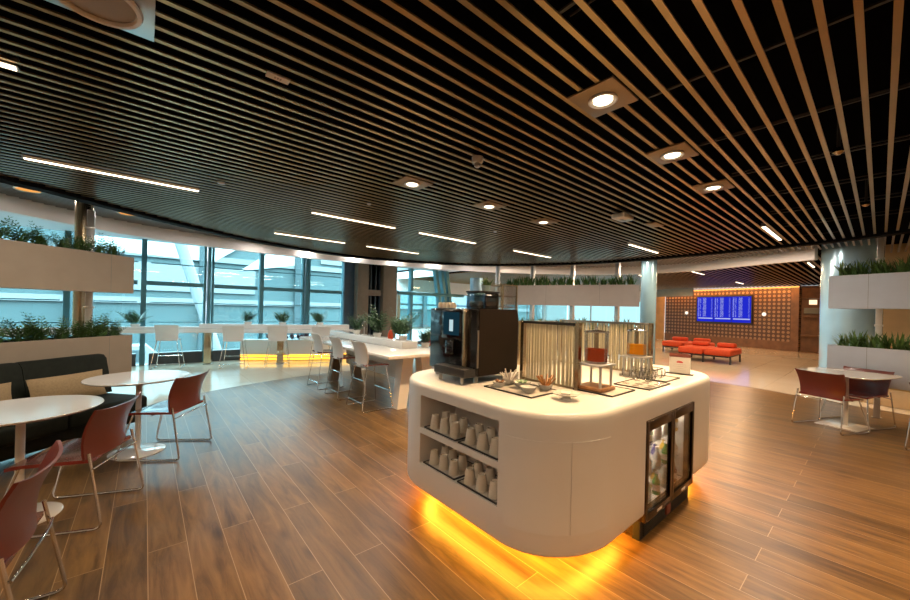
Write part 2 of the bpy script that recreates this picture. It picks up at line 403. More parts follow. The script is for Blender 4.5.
fas = smooth_curve([(-4, 5.2), (-3, 6.7), (-1.6, 8.24), (-.24, 9.3), (1.4, 9.75), (3.2, 9.85), (5.6, 9.5), (8.0, 8.7), (10.1, 7.4), (11.6, 5.6), (11.9, 3.6), (11.35, 2.1), (10.98, .95)], 8)
outer = fas+[(12.6, .3), (12.6, -4.2), (-4.2, -4.2), (-4.2, 5.2)]
b = MB()
for i in range(-41, 100):
    y = .075+.1*i
    segs = cuts(outer, y); hole = cuts(eo+[(5.2, -4), (-3.7, -4)], y)
    for s0, s1 in segs:
        parts = [(s0, s1)]
        for h0, h1 in hole:
            parts = [q for p0, p1 in parts for q in ((p0, min(p1, h0)), (max(p0, h1), p1)) if q[1]-q[0] > .02]
        for p0, p1 in parts: b.box(p0, p1, y-.0145, y+.0145, 3.0, 3.016)
struct(b.build('ceiling', mat('grey ceiling slat', (.30, .27, .25), .35, metal=.5, var=.05), smooth=False))
b = MB(); b.prism([(-4.3, -4.3), (26.2, -4.3), (26.2, 15.3), (9.2, 15.3), (9.2, 11.6), (-4.3, 11.6)], 3.2, 3.3); struct(b.build('ceiling', M['dark'], smooth=False))
fo = offset_line(fas, .12)
b = MB(); b.prism(fas+fo[::-1], 2.77, 3.2); struct(b.build('trim_3', M['fascia'], ang=60))
# white soffit between the bulkhead and the windows
north = [p for p in fo if p[0] < 9.2]
b = MB(); b.prism(north+[(9.2, 11.6), (-4.2, 11.6)], 2.99, 3.05); struct(b.build('ceiling', M['soffit']))
# lobby ceiling: dark slats
b = MB()
lob = [(9.2, 15.1)]+[p for p in fo if p[0] >= 9.2]+[(13, .4), (25.5, 1.2), (25.5, 15.1)]
y = .5
while y < 15:
    for x0, x1 in cuts(lob, y): b.box(x0, x1, y-.018, y+.018, 2.93, 2.95)
    y += .16
struct(b.build('ceiling', M['slat'], smooth=False))
# walls
b = MB(); b.box(-4.3, -4.2, -4.2, 11.5, 0, 3.2); struct(b.build('wall_left', M['wall']))
b = MB(); b.box(-4.3, 12.7, -4.3, -4.2, 0, 3.2); struct(b.build('wall_back', M['wall']))
b = MB(); b.box(12.7, 12.8, -4.2, .35, 0, 3.2); struct(b.build('wall_right', M['warmwall']))
b = MB(); b.prism([(12.7, .35), (12.8, .25), (24.6, 1.2), (24.6, 1.3)], 0, 3.2); struct(b.build('wall_right', M['warmwall']))
# far timber screen wall, a little turned
W0 = Vector((22.0, 2.35)); W1 = Vector((23.9, 8.45)); wd = (W1-W0); wl = wd.length; wrz = math.atan2(-wd.y, -wd.x)
w = bpy.data.objects.new('wall_far', None); C.objects.link(w); w.location = (W1.x, W1.y, 0); w.rotation_euler = (0, 0, wrz); struct(w)
b = MB(); b.box(0, wl, 0, .25, 0, 2.93); o = b.build('lattice_panel', M['lattice'], w, smooth=False)
b = MB(); b.box(0, wl, -.03, -.002, 0, .42); b.box(wl-.28, wl+.0, -.03, -.002, .42, 2.9); b.build('dark_border', M['cabinet'], w)
b = MB(); b.box(0, wl, -.10, -.04, 2.86, 2.90); b.build('cove_strip', M['ledwarm'], w)
b = MB(); b.box(23.9, 24.0, 8.5, 9.5, 0, 3.2); struct(b.build('wall_far', M['goldwood']))
b = MB(); b.box(23.9, 24.0, 9.5, 15.1, 0, .6); b.box(23.9, 24.0, 9.5, 15.1, 2.35, 3.2); struct(b.build('wall_far', M['fascia']))
for i in range(3):
    w_ = bpy.data.objects.new('window_%d' % (16+i), None); C.objects.link(w_); w_.location = (23.95, 9.5+i*1.87, 0); struct(w_)
    b = MB(); b.box(-.05, .05, 0, .09, .6, 2.35); b.box(-.05, .05, .09, 1.86, .6, .66); b.box(-.05, .05, .09, 1.86, 2.29, 2.35); b.build('frame', M['steel'], w_)
    b = MB(); b.box(-.006, .006, .09, 1.86, .66, 2.29); b.build('glass', M['winglass'], w_)
b = MB(); b.box(22.4, 24.6, 1.3, 1.4, 0, 2.95); struct(b.build('wall_right', M['goldwood']))

# ------------------------------------------------------------------ windows
def window(n, x0, x1, y=11.4, z0=0, z1=3.0, double=False, trans=1.96, thin=(2.45, 1.5, 1.02), last=False, sillh=.28):
    w = bpy.data.objects.new('window_%d' % n, None); C.objects.link(w); w.location = (x0, y, 0); struct(w)
    L = x1-x0
    b = MB()
    if double: b.box(-.10, -.05, -.05, .12, z0, z1); b.box(-.02, .045, -.1, .12, z0, z1); b.box(.075, .12, -.05, .12, z0, z1)
    else: b.box(-.05, .05, -.06, .12, z0, z1)
    if last: b.box(L-.05, L+.05, -.06, .12, z0, z1)
    b.box(.13 if double else .05, L-.11, -.06, .1, trans-.05, trans+.05)
    for t in thin: b.box(.12, L-.11, .0, .05, t-.012, t+.012)
    b.build('frame', M['mullion'], w)
    b = MB(); b.box(.12, L-.11, -.12, .1, z0, sillh); b.build('sill', M['sill'], w)
    b = MB(); b.box(.05, L-.05, .055, .067, z0, z1); b.build('glass', M['winglass'], w, smooth=False)
xs = [-4.1, -2.5, -1.28, -.03, 1.25, 2.5, 3.72, 4.95]
for i in range(7): window(i+1, xs[i], xs[i+1], double=(i in (2, 4, 6) and False) or xs[i] in (1.25, 3.72))
window(8, 4.95, 5.22, trans=2.02, thin=())
for nm, x0, x1 in (('column', 5.22, 5.62), ('column', 6.16, 6.70)):
    b = MB(); b.box(x0, x1, 11.0, 11.5, 0, 3.2, bev=.01); o = b.build('trim_4', M['column']); struct(o)
b = MB(); b.box(5.62, 6.16, 11.3, 11.4, 0, 3.0)
for xx in (5.62, 5.80, 5.98, 6.13): b.box(xx, xx+.03, 11.22, 11.30, 0, 3.0)
struct(b.build('trim_5', M['louvre']))
b = MB(); b.box(5.62, 6.16, 11.15, 11.29, 1.9, 2.1); struct(b.build('trim_6', M['column']))
b = MB(); b.box(4.88, 5.22, 11.25, 11.33, 0, 3.0); struct(b.build('trim_5', M['louvre']))
window(9, 6.75, 7.55, thin=(), trans=2.05); window(10, 7.55, 8.9, thin=(), trans=2.05, last=True)
b = MB()
for q in (0, .28, .52): b.loft([[(8.35+q, 11.02, 3.1), (8.35+q+.13, 11.02, 3.1), (8.35+q+.13, 11.2, 3.1), (8.35+q, 11.2, 3.1)], [(8.75+q, 11.02, .9), (8.75+q+.13, 11.02, .9), (8.75+q+.13, 11.2, .9), (8.75+q, 11.2, .9)], [(8.9+q, 11.02, 0), (9.03+q, 11.02, 0), (9.03+q, 11.2, 0), (8.9+q, 11.2, 0)]])
struct(b.build('trim_7', M['mullion'], smooth=False))
b = MB(); b.tube([(6.8, 11.1, 2.06), (9.8, 11.0, 2.05)], .06); struct(b.build('trim_8', M['mullion']))
# far facade of the lobby
b = MB(); b.box(9.2, 24, 15.1, 15.25, 0, .5); b.box(9.2, 24, 15.1, 15.25, 2.35, 3.2)
b.box(9.2, 9.35, 11.5, 15.1, 0, .5); b.box(9.2, 9.35, 11.5, 15.1, 2.9, 3.2); struct(b.build('wall_back', M['fascia']))
for i in range(5):
    w = bpy.data.objects.new('window_%d' % (11+i), None); C.objects.link(w); w.location = (9.3+i*2.93, 15.15, 0); struct(w)
    b = MB(); b.box(-.09, .09, -.06, .08, .5, 2.35); b.box(.09, 2.84, -.03, .05, .5, .56); b.box(.09, 2.84, -.03, .05, 2.29, 2.35); b.build('frame', M['steel'], w)
    b = MB(); b.box(.09, 2.84, .0, .012, .56, 2.29); b.build('glass', M['winglass'], w)

# ------------------------------------------------------------------ outside
b = MB(); b.box(-60, 120, 12.5, 160, -3.4, -3.2); tag(b.build('apron', M['apron']), 'pale concrete apron outside the tall windows', 'ground', kind='structure')
t = thing('terminal_building', 'long teal and white terminal building beyond the window wall', 'building', (0, 44, -3.2))
b = MB(); b.box(-55, 60, 0, 14, 0, 16.5); b.build('facade', M['teal'], t)
for z in (4.6, 8.9, 13.0):
    b = MB(); b.box(-55.2, 60.2, -.25, -.02, z, z+.55); b.build('ledge', M['extwhite'], t)
for x0, x1, z0, z1 in ((-30, -9, 9.8, 12.3), (-6, 9, 5.8, 8.4), (-34, -14, 5.6, 8.2), (16, 30, 9.8, 12.4), (24, 44, 5.4, 8.4)):
    b = MB(); b.box(x0, x1, -.2, -.02, z0, z1); b.build('window_band', M['extwhite'], t)
for pts in (((-4, 9.2), (5.2, 8.9), (8.2, 11.2), (-4, 12.2)), ((7.5, 8.2), (13.5, 9.4), (15.5, 11), (10.5, 10.6)), ((-16, 7.4), (-6.5, 7.2), (-7.5, 8.6), (-16, 8.7))):
    b = MB(); b.loft([[(x_, -.28, z_) for x_, z_ in pts], [(x_, -.02, z_) for x_, z_ in pts]]); b.build('sky_glare_panel', M['skywhite'], t)  # white panels put in for overexposed sky between the roofs
for x in range(-50, 60, 9):
    b = MB(); b.box(x, x+.6, -.6, -.26, 0, 16.4); b.build('pier', M['tealdark'], t)
for q, (x, y, l, lean) in enumerate(((3.5, 22, .5, 4.5), (15, 22.5, .6, 5), (27, 24, .6, 5))):
    b = MB(); b.tube([(x, y, -3.2), (x-lean, y, 12)], l*.5, 10); 
    tag(b.build('leaning_strut', M['extwhite']), '%s thick white leaning strut outside the windows, counted from the left' % ORD[q], 'strut', 'leaning struts outside')
for i, (x, y, l, h) in enumerate(((-6.5, 27, 4, 1.6), (-1.5, 28, 5, 2.2), (4.5, 27, 3, 1.5), (9.5, 29, 5, 2.4), (15.5, 28, 4, 1.7))):
    t = thing('service_van', '%s white service van parked outside the windows, counted from the left' % ORD[i], 'van', (x, y, -3.2), 0, 'vehicles outside the windows')
    b = MB(); b.loft([[(-l/2, -.9, .35), (l/2, -.9, .35), (l/2, .9, .35), (-l/2, .9, .35)], [(-l/2, -.9, h*.6), (l/2, -.9, h*.55), (l/2, .9, h*.55), (-l/2, .9, h*.6)], [(-l/2+.1, -.8, h), (l/2-.9, -.8, h), (l/2-.9, .8, h), (-l/2+.1, .8, h)]]); b.bevel_all(.08); b.build('body', M['extwhite'], t)
    b = MB(); b.box(l/2-1.6, l/2-.95, -.93, -.86, h*.6, h*.9); b.build('side_window', M['tealdark'], t)
    for sx in (-1, 1):
        b = MB(); b.tube([(sx*l*.3, -.95, .32), (sx*l*.3, -.72, .32)], .32, 14); b.build('wheel', M['rubber'], t)

# ------------------------------------------------------------------ ceiling fixtures
def linear(n, x0, y, z, L, label, w=.038):
    t = thing('linear_ceiling_light', label, 'ceiling light', (x0+L/2, y, z), 0, 'linear ceiling lights')
    b = MB(); b.box(-L/2-.01, L/2+.01, -w/2-.008, w/2+.008, .0, .05); b.build('housing', M['steel'], t)
    b = MB(); b.box(-L/2, L/2, -w/2, w/2, -.006, -.0005); b.build('diffuser', M['lin'], t)
LN = [(-1.74, 2.925, 'at the left edge of the photo, nearest the camera'), (-.80, 4.725, 'on the left, longest in view, above the sofa'), (1.60, 4.725, 'left of centre, nearer of the two side by side'),
      (1.61, 6.525, 'far left of centre, nearest the windows'), (3.26, 4.725, 'second in the row right of the long left one'), (3.27, 6.525, 'small one near the dark columns'),
      (5.53, 4.725, 'above the hanging planter in the middle'), (6.31, 2.825, 'above the right end of the hanging planter'), (6.19, 1.025, 'short bright one at the right, near the blue glass column')]
LAMPS = []
for i, (x0, y, txt) in enumerate(LN):
    linear(i, x0, y, 2.692, 1.21, 'slim warm linear ceiling light '+txt)
    LAMPS.append((x0+.6, y, 2.68))
DL = [(1.92, 1.025), (2.96, 1.025), (3.98, 1.025), (1.92, 2.925), (2.97, 2.925), (4.0, 2.925)]
DLT = ['largest and nearest of the right row', 'middle of the right row', 'farthest of the right row', 'nearest of the middle row', 'second of the middle row', 'farthest of the middle row']
for (x, y), tx in zip(DL, DLT):
    t = thing('recessed_downlight', 'round downlight in a square bronze plate, '+tx, 'downlight', (x, y, 2.69), 0, 'square plate downlights')
    b = MB(); b.box(-.15, .15, -.13, .13, 0, .01, bev=.002); b.build('plate', M['plate'], t)
    b = MB(); b.lathe([(.053, -.001), (.075, -.001), (.078, -.01), (.07, -.014), (.053, -.006)], n=28, cap=False); b.build('trim_ring', M['ceramic'], t)
    b = MB(); b.lathe([(.05, -.001), (.05, -.008), (.03, -.011)], n=24); b.build('lamp', M['downe'], t)
# big round speaker plate top left
t = thing('ceiling_speaker', 'large round grey disc in a square metal ceiling plate, top left', 'ceiling speaker', (-.17, 2.0, 2.69))
b = MB(); b.box(-.18, .18, -.18, .18, 0, .01, bev=.002); b.build('plate', M['steel'], t)
b = MB(); b.lathe([(.135, -.001), (.145, -.02), (.14, -.03), (.125, -.03), (.12, -.02)], n=36, cap=False); b.build('rim', M['ceramic'], t)
b = MB(); b.lathe([(.119, -.005), (.119, -.018), (.06, -.024), (.02, -.026)], n=32); b.build('grille', mat('speaker mesh', (.38, .33, .26), .5, var=.05), t)
t = thing('ceiling_label', 'small white printed label clipped across two ceiling slats', 'label', (.51, 2.075, 2.69))
b = MB(); b.box(-.055, .055, -.025, .025, 0, .008); b.build('backing', M['card'], t)
b = MB()
for q in range(3): b.box(-.018+q*.013, -.010+q*.013, -.008, .008, -.001, -.0002)
b.build('lettering', M['cardgrey'], t)
t = thing('ceiling_sensor', 'white dome sensor hanging below the slats above the counter', 'sensor', (1.96, 2.07, 2.66))
b = MB(); b.lathe([(.045, .035), (.045, .0), (.036, -.012)], n=20); b.build('base', M['ceramic'], t)
b = MB(); b.lathe([(.026, -.013), (.024, -.035), (.012, -.045)], n=16); b.build('lens', M['steel'], t)
t = thing('access_point', 'pale wireless access box on the ceiling right of the downlights', 'access point', (4.36, 2.04, 2.63), 0)
b = MB(); b.box(-.13, .13, -.08, .08, 0, .06, bev=.015); b.build('shell', M['ceramic'], t)
b = MB(); b.box(-.05, .05, -.02, .02, -.002, -.0005); b.build('vent_panel', M['shade'], t)
b = MB(); b.box(4.98, 5.26, 1.9, 2.04, 2.685, 2.695, bev=.002); tag(b.build('ceiling_hatch', M['plate']), 'small flat bronze plate among slats behind the access box', 'ceiling plate')
for i, (x, y, r_, lab) in enumerate(((.55, 4.23, .035, 'tiny pale sensor on the left slats near the long light'), (1.94, 3.84, .025, 'tiny dark sensor between the left linear lights'), (4.0, 3.8, .025, 'tiny pale sensor above the hanging planter'))):
    b = MB(); b.lathe([(r_, 0), (r_, -.012), (r_*.5, -.02)], (x, y, 2.695), 14); tag(b.build('slat_sensor', M['ceramic']), lab, 'sensor')
for i, (x, y, lab) in enumerate(((3.9, .225, 'brass sprinkler head between the wide slats at the right'), (1.84, .225, 'pale sprinkler cup cut by the top edge'), (5.9, .125, 'far sprinkler head between the slats near the planters'))):
    t = thing('sprinkler', lab, 'sprinkler', (x, y, 2.74))
    b = MB(); b.lathe([(.01, .28), (.01, .03)], n=8); b.build('pipe', M['railm'], t)
    b = MB(); b.lathe([(.03, .03), (.034, 0), (.03, -.004), (.012, -.02)], n=16); b.build('head', M['brass'], t)
# amber recessed lamps in the raised outer ceiling
OD = [(28, 190), (128, 214), (202, 229.5), (259, 241), (308, 249), (355, 254), (396, 258), (435, 261), (474, 262.5), (512, 263.5), (545, 263), (590, 262.3), (640, 259), (690, 256), (740, 251), (790, 246)]
OL = []
for i, p in enumerate(OD):
    x, y = at(*p, 2.985)
    t = thing('amber_downlight', 'small amber downlight just past the curved ceiling edge, %s from the left' % ORD[i], 'downlight', (x, y, 2.985), 0, 'amber downlights along the ceiling edge')
    b = MB(); b.lathe([(.14, .012), (.14, 0), (.125, -.004), (.12, .0)], n=20, cap=False); b.build('ring', M['brass'], t)
    b = MB(); b.lathe([(.12, .01), (.12, .002)], n=20); b.build('lamp', M['dim'], t)
    OL.append((x, y))
# lobby lights
for i, (p0, p1) in enumerate((((638, 275), (653, 277.5)), ((690, 271.5), (706, 274.7)), ((734, 282), (745, 284)), ((808, 263), (814, 267)))):
    x0, y0 = at(*p0, 2.9); x1, y1 = at(*p1, 2.9)
    linear(i, (x0+x1)/2-.6, (y0+y1)/2, 2.9, 1.2, 'short linear light on the lower lobby ceiling, %s from the left' % ORD[i])

# ------------------------------------------------------------------ plants
def blade(b, base, ang, L, lean, w, curl=1.0, segs=4):
    d = Vector((math.cos(ang), math.sin(ang), 0)); side = Vector((-math.sin(ang), math.cos(ang), 0))
    pts = []
    for i in range(segs+1):
        t = i/segs
        p = Vector(base)+d*(L*lean*t**1.3)+Vector((0, 0, L*(t-.38*curl*lean*t*t)))
        pts.append((p, w*(math.sin(PI*min(1, .12+t*.88))**.7)*(1-.15*t)))
    rings = [[tuple(p-side*ww/2), tuple(p+side*ww/2)] for p, ww in pts]
    vs = [q for r_ in rings for q in r_]
    b.faces(vs, [(2*i, 2*i+1, 2*i+3, 2*i+2) for i in range(segs)])
def frond(b, base, ang, L, lean, lw=.03):
    """a stem with paired leaflets"""
    d = Vector((math.cos(ang), math.sin(ang), 0)); side = Vector((-math.sin(ang), math.cos(ang), 0))
    n = 8
    for i in range(1, n+1):
        t = i/n
        p = Vector(base)+d*(L*lean*t**1.4)+Vector((0, 0, L*(t-.35*lean*t*t)))
        ll = lw*2.2*(1.15-.75*t)*(.6+.5*min(1, t*3))
        for s in (-1, 1):
            tip = p+side*s*ll+d*ll*.45+Vector((0, 0, ll*.5))
            mid = (p+tip)/2
            q = (Vector((0, 0, 1))*.5+d*.5).normalized()*ll*.22
            b.faces([tuple(p), tuple(mid+q), tuple(tip), tuple(mid-q)], [(0, 1, 2, 3)])
    blade(b, base, ang, L, lean, lw*.25)
def make_clump(rng, kind):
    b = MB()
    if kind == 'fern':
        for i in range(15):
            an = rng.uniform(0, 2*PI); frond(b, (rng.uniform(-.05, .05), rng.uniform(-.05, .05), 0), an, rng.uniform(.16, .34), rng.uniform(.12, .75), .03)
    elif kind == 'grass':
        for i in range(38):
            an = rng.uniform(0, 2*PI); blade(b, (rng.uniform(-.06, .06), rng.uniform(-.05, .05), 0), an, rng.uniform(.13, .29), rng.uniform(.1, .7), .022)
    elif kind == 'bush':
        for i in range(15):
            an = rng.uniform(0, 2*PI); frond(b, (rng.uniform(-.05, .05), rng.uniform(-.05, .05), 0), an, rng.uniform(.28, .6), rng.uniform(.1, .75), .06)
    else:
        for i in range(13):
            an = rng.uniform(0, 2*PI); frond(b, (rng.uniform(-.05, .05), rng.uniform(-.05, .05), 0), an, rng.uniform(.16, .3), rng.uniform(.1, .9), .038)
    bm = b.bm; me = bpy.data.meshes.new(kind+'_leaves'); bm.to_mesh(me); bm.free(); return me
rng = random.Random(3)
CL = {k: [make_clump(rng, k) for _ in range(3)] for k in ('fern', 'grass', 'bush', 'zz')}
for k, ms in CL.items():
    for me in ms: me.materials.append(M['leaf'] if k in ('fern', 'grass') else M['leafdark'])
PURPLE = make_clump(rng, 'zz'); PURPLE.materials.append(M['leafpurple'])
def clump(name, me, loc, s, label, cat, group):
    o = bpy.data.objects.new(name, me); C.objects.link(o); o.location = loc; o.rotation_euler = (0, 0, rng.uniform(0, 6.28)); o.scale = (s, s, s)
    return tag(o, label, cat, group)

def planter(p0, p1, z0, z1, label, depth=.30, seams=(), name='hanging_planter', m='planter', plants=None, side=1, taper=.02):
    """trough from p0 to p1 (front face line); depth goes to the left of p0->p1 times side"""
    v = Vector((p1[0]-p0[0], p1[1]-p0[1])); L = v.length; rz = math.atan2(v.y, v.x)
    t = thing(name, label, 'planter', (p0[0], p0[1], z0), rz)
    h = z1-z0; y0, y1 = (0, depth) if side > 0 else (-depth, 0)
    b = MB(); q = .018
    b.box(0, L, y0, y0+q, 0, h); b.box(0, L, y1-q, y1, 0, h); b.box(0, q, y0+q, y1-q, 0, h); b.box(L-q, L, y0+q, y1-q, 0, h); b.box(q, L-q, y0+q, y1-q, 0, .02)
    b.build('box', M[m], t)
    b = MB(); b.box(q+.001, L-q-.001, y0+q+.001, y1-q-.001, h-.06, h-.03); b.build('soil', M['soil'], t)
    yf = y0-.001 if side > 0 else y1+.001
    for s_ in seams:
        b = MB(); b.box(s_-.002, s_+.002, min(yf, yf), max(yf, yf)+.0008, 0, h); b.build('seam', M['shade'], t)
    if plants:
        kind, n, s0, s1, sc_, lab = plants
        for i in range(n):
            s_ = s0+(s1-s0)*(i+.5)/n
            d = v/L; nrm = Vector((-d.y, d.x))*((y0+y1)/2)
            p = Vector(p0)+d*s_+nrm
            clump('leafy_fern' if kind != 'grass' else 'grassy_fern', CL[kind][i % 3], (p.x, p.y, z1-.035), sc_*rng.uniform(.85, 1.12), lab % ORD[min(i, 19)], 'plant', lab.split(',')[0].replace('%s ', '')+' row')
    return t
def post(x, y, label, z0=0, z1=2.66, w=.07):
    t = thing('chrome_post', label, 'post', (x, y, 0))
    b = MB(); b.box(-w/2, w/2, -w/2, w/2, z0, z1, bev=.006); b.build('shaft', M['postm'], t)
    b = MB(); b.box(-w*.8, w*.8, -w*.8, w*.8, z0, z0+.012, bev=.003); b.build('foot_plate', M['steel'], t)
    for z in (2.25, 2.42, 1.4):
        b = MB(); b.box(-w/2-.012, w/2+.012, -w/2-.012, w/2+.012, z, z+.03, bev=.004); b.build('bracket', M['postm'], t)

pd = Vector((-.75, -.66)); P0 = Vector((-.12, 6.5)); P1 = P0+pd*2.4
planter(P1, P0, 1.61, 2.09, 'greige upper trough hanging on the chrome post, left side', m='sand', seams=(2.4*.999-.28,), plants=('fern', 12, .1, 2.36, .95, 'feathery fern in the upper left trough, %s from the far left end'))
planter(P1, P0, .56, 1.06, 'greige lower trough behind the dark sofa, left side', m='sand', seams=(2.4*.999-.28,), plants=('fern', 12, .1, 2.36, 1.0, 'feathery fern in the lower left trough, %s from the far left end'))
post(-.545, 6.60, 'chrome post behind the left troughs')
t = thing('mirror_column', 'round mirror finish column behind the left chrome post', 'column', (-.655, 7.1, 0))
b = MB(); b.lathe([(.09, 0), (.09, 2.99)], n=32); b.build('shaft', M['brass'], t)
b = MB(); b.lathe([(.12, 0), (.12, .06), (.101, .065)], n=32); b.build('base_ring', M['steel'], t)

# right troughs
planter((8.32, .55), (8.02, -.42), 1.666, 2.18, 'pale upper trough on the right beside the chrome post', side=1, m='paleblue', seams=(.44,), plants=('grass', 6, .06, .93, 1.15, 'spiky fern in the upper right trough, %s from the left'))
planter((8.32, .55), (8.02, -.42), .53, 1.085, 'pale lower trough on the right behind the square table', side=1, m='paleblue', seams=(.44,), plants=('grass', 6, .06, .93, 1.15, 'spiky fern in the lower right trough, %s from the left'))
post(8.56, .02, 'chrome post behind the right troughs', z1=2.98)
# middle troughs
planter((7.15, 6.55), (8.456, 3.53), 1.67, 2.165, 'long greige trough hanging in the middle above the counter screens', side=1, seams=(1.2, 2.45), plants=('grass', 16, .1, 3.2, 1.2, 'spiky fern in the long middle trough, %s from the left'))
planter((7.15, 6.55), (8.456, 3.53), .56, 1.08, 'long lower trough in the middle behind the counter screens', side=1, plants=('grass', 12, .1, 3.2, 1.35, 'spiky fern in the lower middle trough, %s from the left'))
for (px, d_, lab) in ((497, 9.75, 'leftmost of the four chrome posts in the middle'), (532, 9.55, 'second from left of the four chrome posts in the middle'), (572, 9.15, 'third from left of the four chrome posts in the middle'), (617, 8.72, 'rightmost of the four chrome posts in the middle')):
    s = (px-455); l = s/f*d_
    post(F.x*d_+Rt.x*l, F.y*d_+Rt.y*l, lab, z1=2.99, w=.09)

# ------------------------------------------------------------------ round tables
def round_table(name, loc, r_, br, label, z=.75):
    t = thing(name, label, 'table', (loc[0], loc[1], 0))
    b = MB(); b.lathe([(r_-.03, z-.022), (r_-.006, z-.012), (r_, z-.005), (r_-.003, z)], n=64); b.build('tabletop', M['gloss_white'], t)
    b = MB(); b.lathe([(.034, .012), (.023, .04), (.023, z-.05), (.05, z-.024)], n=24); b.build('pedestal', M['white'], t)
    b = MB(); b.lathe([(br, 0), (br, .006), (br-.02, .013), (.04, .018)], n=48); b.build('base', M['gloss_white'], t)
round_table('round_cafe_table', (-.03, 4.82), .41, .222, 'white round pedestal table beyond, in front of the sofa end')
round_table('round_cafe_table', (-.63, 3.80), .41, .21, 'white round pedestal table cut by the left edge')

# ------------------------------------------------------------------ sled chairs
def arc_panel(b, w, z0, z1, y0, y1, bow, th_, n=12, m=6, topround=.05, wtop=None, zbow=0):
    """curved back panel: bows to -y in the middle"""
    rings = []
    for side in (0, 1):
        for j in range(m+1):
            v = j/m; row = []
            for i in range(n+1):
                u = -1+2*i/n
                hw = (w/2)+(((wtop or w)-w)/2)*v
                z = z0+(z1-z0)*v - topround*(abs(u)**6)*(v**2) + zbow*(1-u*u)*v
                y = y0+(y1-y0)*v**2.2+.012*math.sin(PI*v) - bow*(1-u*u) + bow
                row.append((hw*u, y-(th_ if side else 0)*1.0, z))
            rings.append(row)
    n1 = n+1; vs = [p for r_ in rings for p in r_]; fs = []
    o2 = (m+1)*n1
    for j in range(m):
        for i in range(n):
            k0 = j*n1+i; fs.append((k0, k0+1, k0+n1+1, k0+n1)); k1 = o2+k0; fs.append((k1+n1, k1+n1+1, k1+1, k1))
    for i in range(n):
        fs.append((i, o2+i, o2+i+1, i+1)); k0 = m*n1+i; fs.append((k0+1, o2+k0+1, o2+k0, k0))
    for j in range(m):
        k0 = j*n1; fs.append((k0, k0+n1, o2+k0+n1, o2+k0)); k0 = j*n1+n; fs.append((k0+n1, k0, o2+k0, o2+k0+n1))
    b.faces(vs, fs)
def rounded_path(pts, r_=.04, n=4):
    P = [Vector(p) for p in pts]; out = [P[0]]
    for i in range(1, len(P)-1):
        d0 = (P[i-1]-P[i]).normalized(); d1 = (P[i+1]-P[i]).normalized()
        rr = min(r_, (P[i-1]-P[i]).length*.45, (P[i+1]-P[i]).length*.45)
        A, B_ = P[i]+d0*rr, P[i]+d1*rr
        for k in range(n+1):
            t = k/n; out.append(A*(1-t)**2+P[i]*2*t*(1-t)+B_*t*t)
    out.append(P[-1]); return out
def seat_pad(b, w, y0, y1, z, th_=.022, dip=.012, front=.02):
    n, m = 10, 10; rows = []
    for side in (0, 1):
        for j in range(m+1):
            v = j/m; row = []
            for i in range(n+1):
                u = -1+2*i/n
                hw = w/2*(1-.05*(1-v)) * (1-.09*max(0, (v-.8)/.2)**2)
                zz = z - dip*(1-u*u)*(1-(2*v-1)**2) - front*max(0, (v-.75)/.25)**2
                row.append((hw*u, y0+(y1-y0)*v, zz-(th_ if side else 0)))
            rows.append(row)
    n1 = n+1; vs = [p for r_ in rows for p in r_]; o2 = (m+1)*n1; fs = []
    for j in range(m):
        for i in range(n):
            k0 = j*n1+i; fs += [(k0, k0+1, k0+n1+1, k0+n1), (o2+k0+n1, o2+k0+n1+1, o2+k0+1, o2+k0)]
    for i in range(n): fs += [(i, o2+i, o2+i+1, i+1), (m*n1+i+1, o2+m*n1+i+1, o2+m*n1+i, m*n1+i)]
    for j in range(m):
        k0 = j*n1; fs.append((k0, k0+n1, o2+k0+n1, o2+k0)); k0 += n; fs.append((k0+n1, k0, o2+k0, o2+k0+n1))
    b.faces(vs, fs)
def make_chair(loc, rz, label):
    t = thing('sled_chair', label, 'chair', (loc[0], loc[1], 0), rz, 'red sled base chairs')
    b = MB(); seat_pad(b, .50, -.22, .22, .455); b.build('seat', M['seatred'], t)
    b = MB(); arc_panel(b, .48, .447, .775, -.225, -.30, .05, .014, topround=-.012, wtop=.545); b.build('backrest', M['red'], t)
    for s in (-1, 1):
        b = MB(); x = s*.272
        b.tube(rounded_path([(s*.255, -.215, .50), (x, -.30, .011), (x, .27, .011), (s*.21, .16, .425)], .045), .0085, 8)
        b.build('leg', M['chrome'], t)
    b = MB(); b.tube([(-.245, -.02, .424), (0, -.02, .418), (.245, -.02, .424)], .008); b.tube([(-.21, .16, .424), (.21, .16, .424)], .008); b.build('seat_bar', M['chrome'], t)
    b = MB(); b.tube([(s_*.262, -.245-.02*(1-(s_)**2), .40+.015*(1-s_*s_)) for s_ in [q/6-1 for q in range(13)]], .006); b.build('back_brace', M['chrome'], t)
    return t
def face(dx, dy): return math.atan2(dy, dx)-PI/2
ch = make_chair((.185, 4.685), face(-.82, .57), 'red sled chair at the farther round table, its back to the aisle')
CHAIRS = [((-.36, 3.66), face(-.92, .39), 'red sled chair with grey lit seat tucked at the nearer round table'),
          ((-.60, 2.455), face(-.996, .08), 'red sled chair cut by the lower left corner, nearest the camera'),
          ((7.20, .43), face(.9, -.43), 'red sled chair with its back to the camera at the square table'),
          ((7.80, .22), face(-.9, .43), 'red sled chair on the far side of the square table'),
          ((6.86, -.58), face(.9, -.43), 'red sled chair cut by the right edge of the photo')]
for l, rz, lab in CHAIRS: dup(ch, (l[0], l[1], 0), rz, lab, 'red sled base chairs')

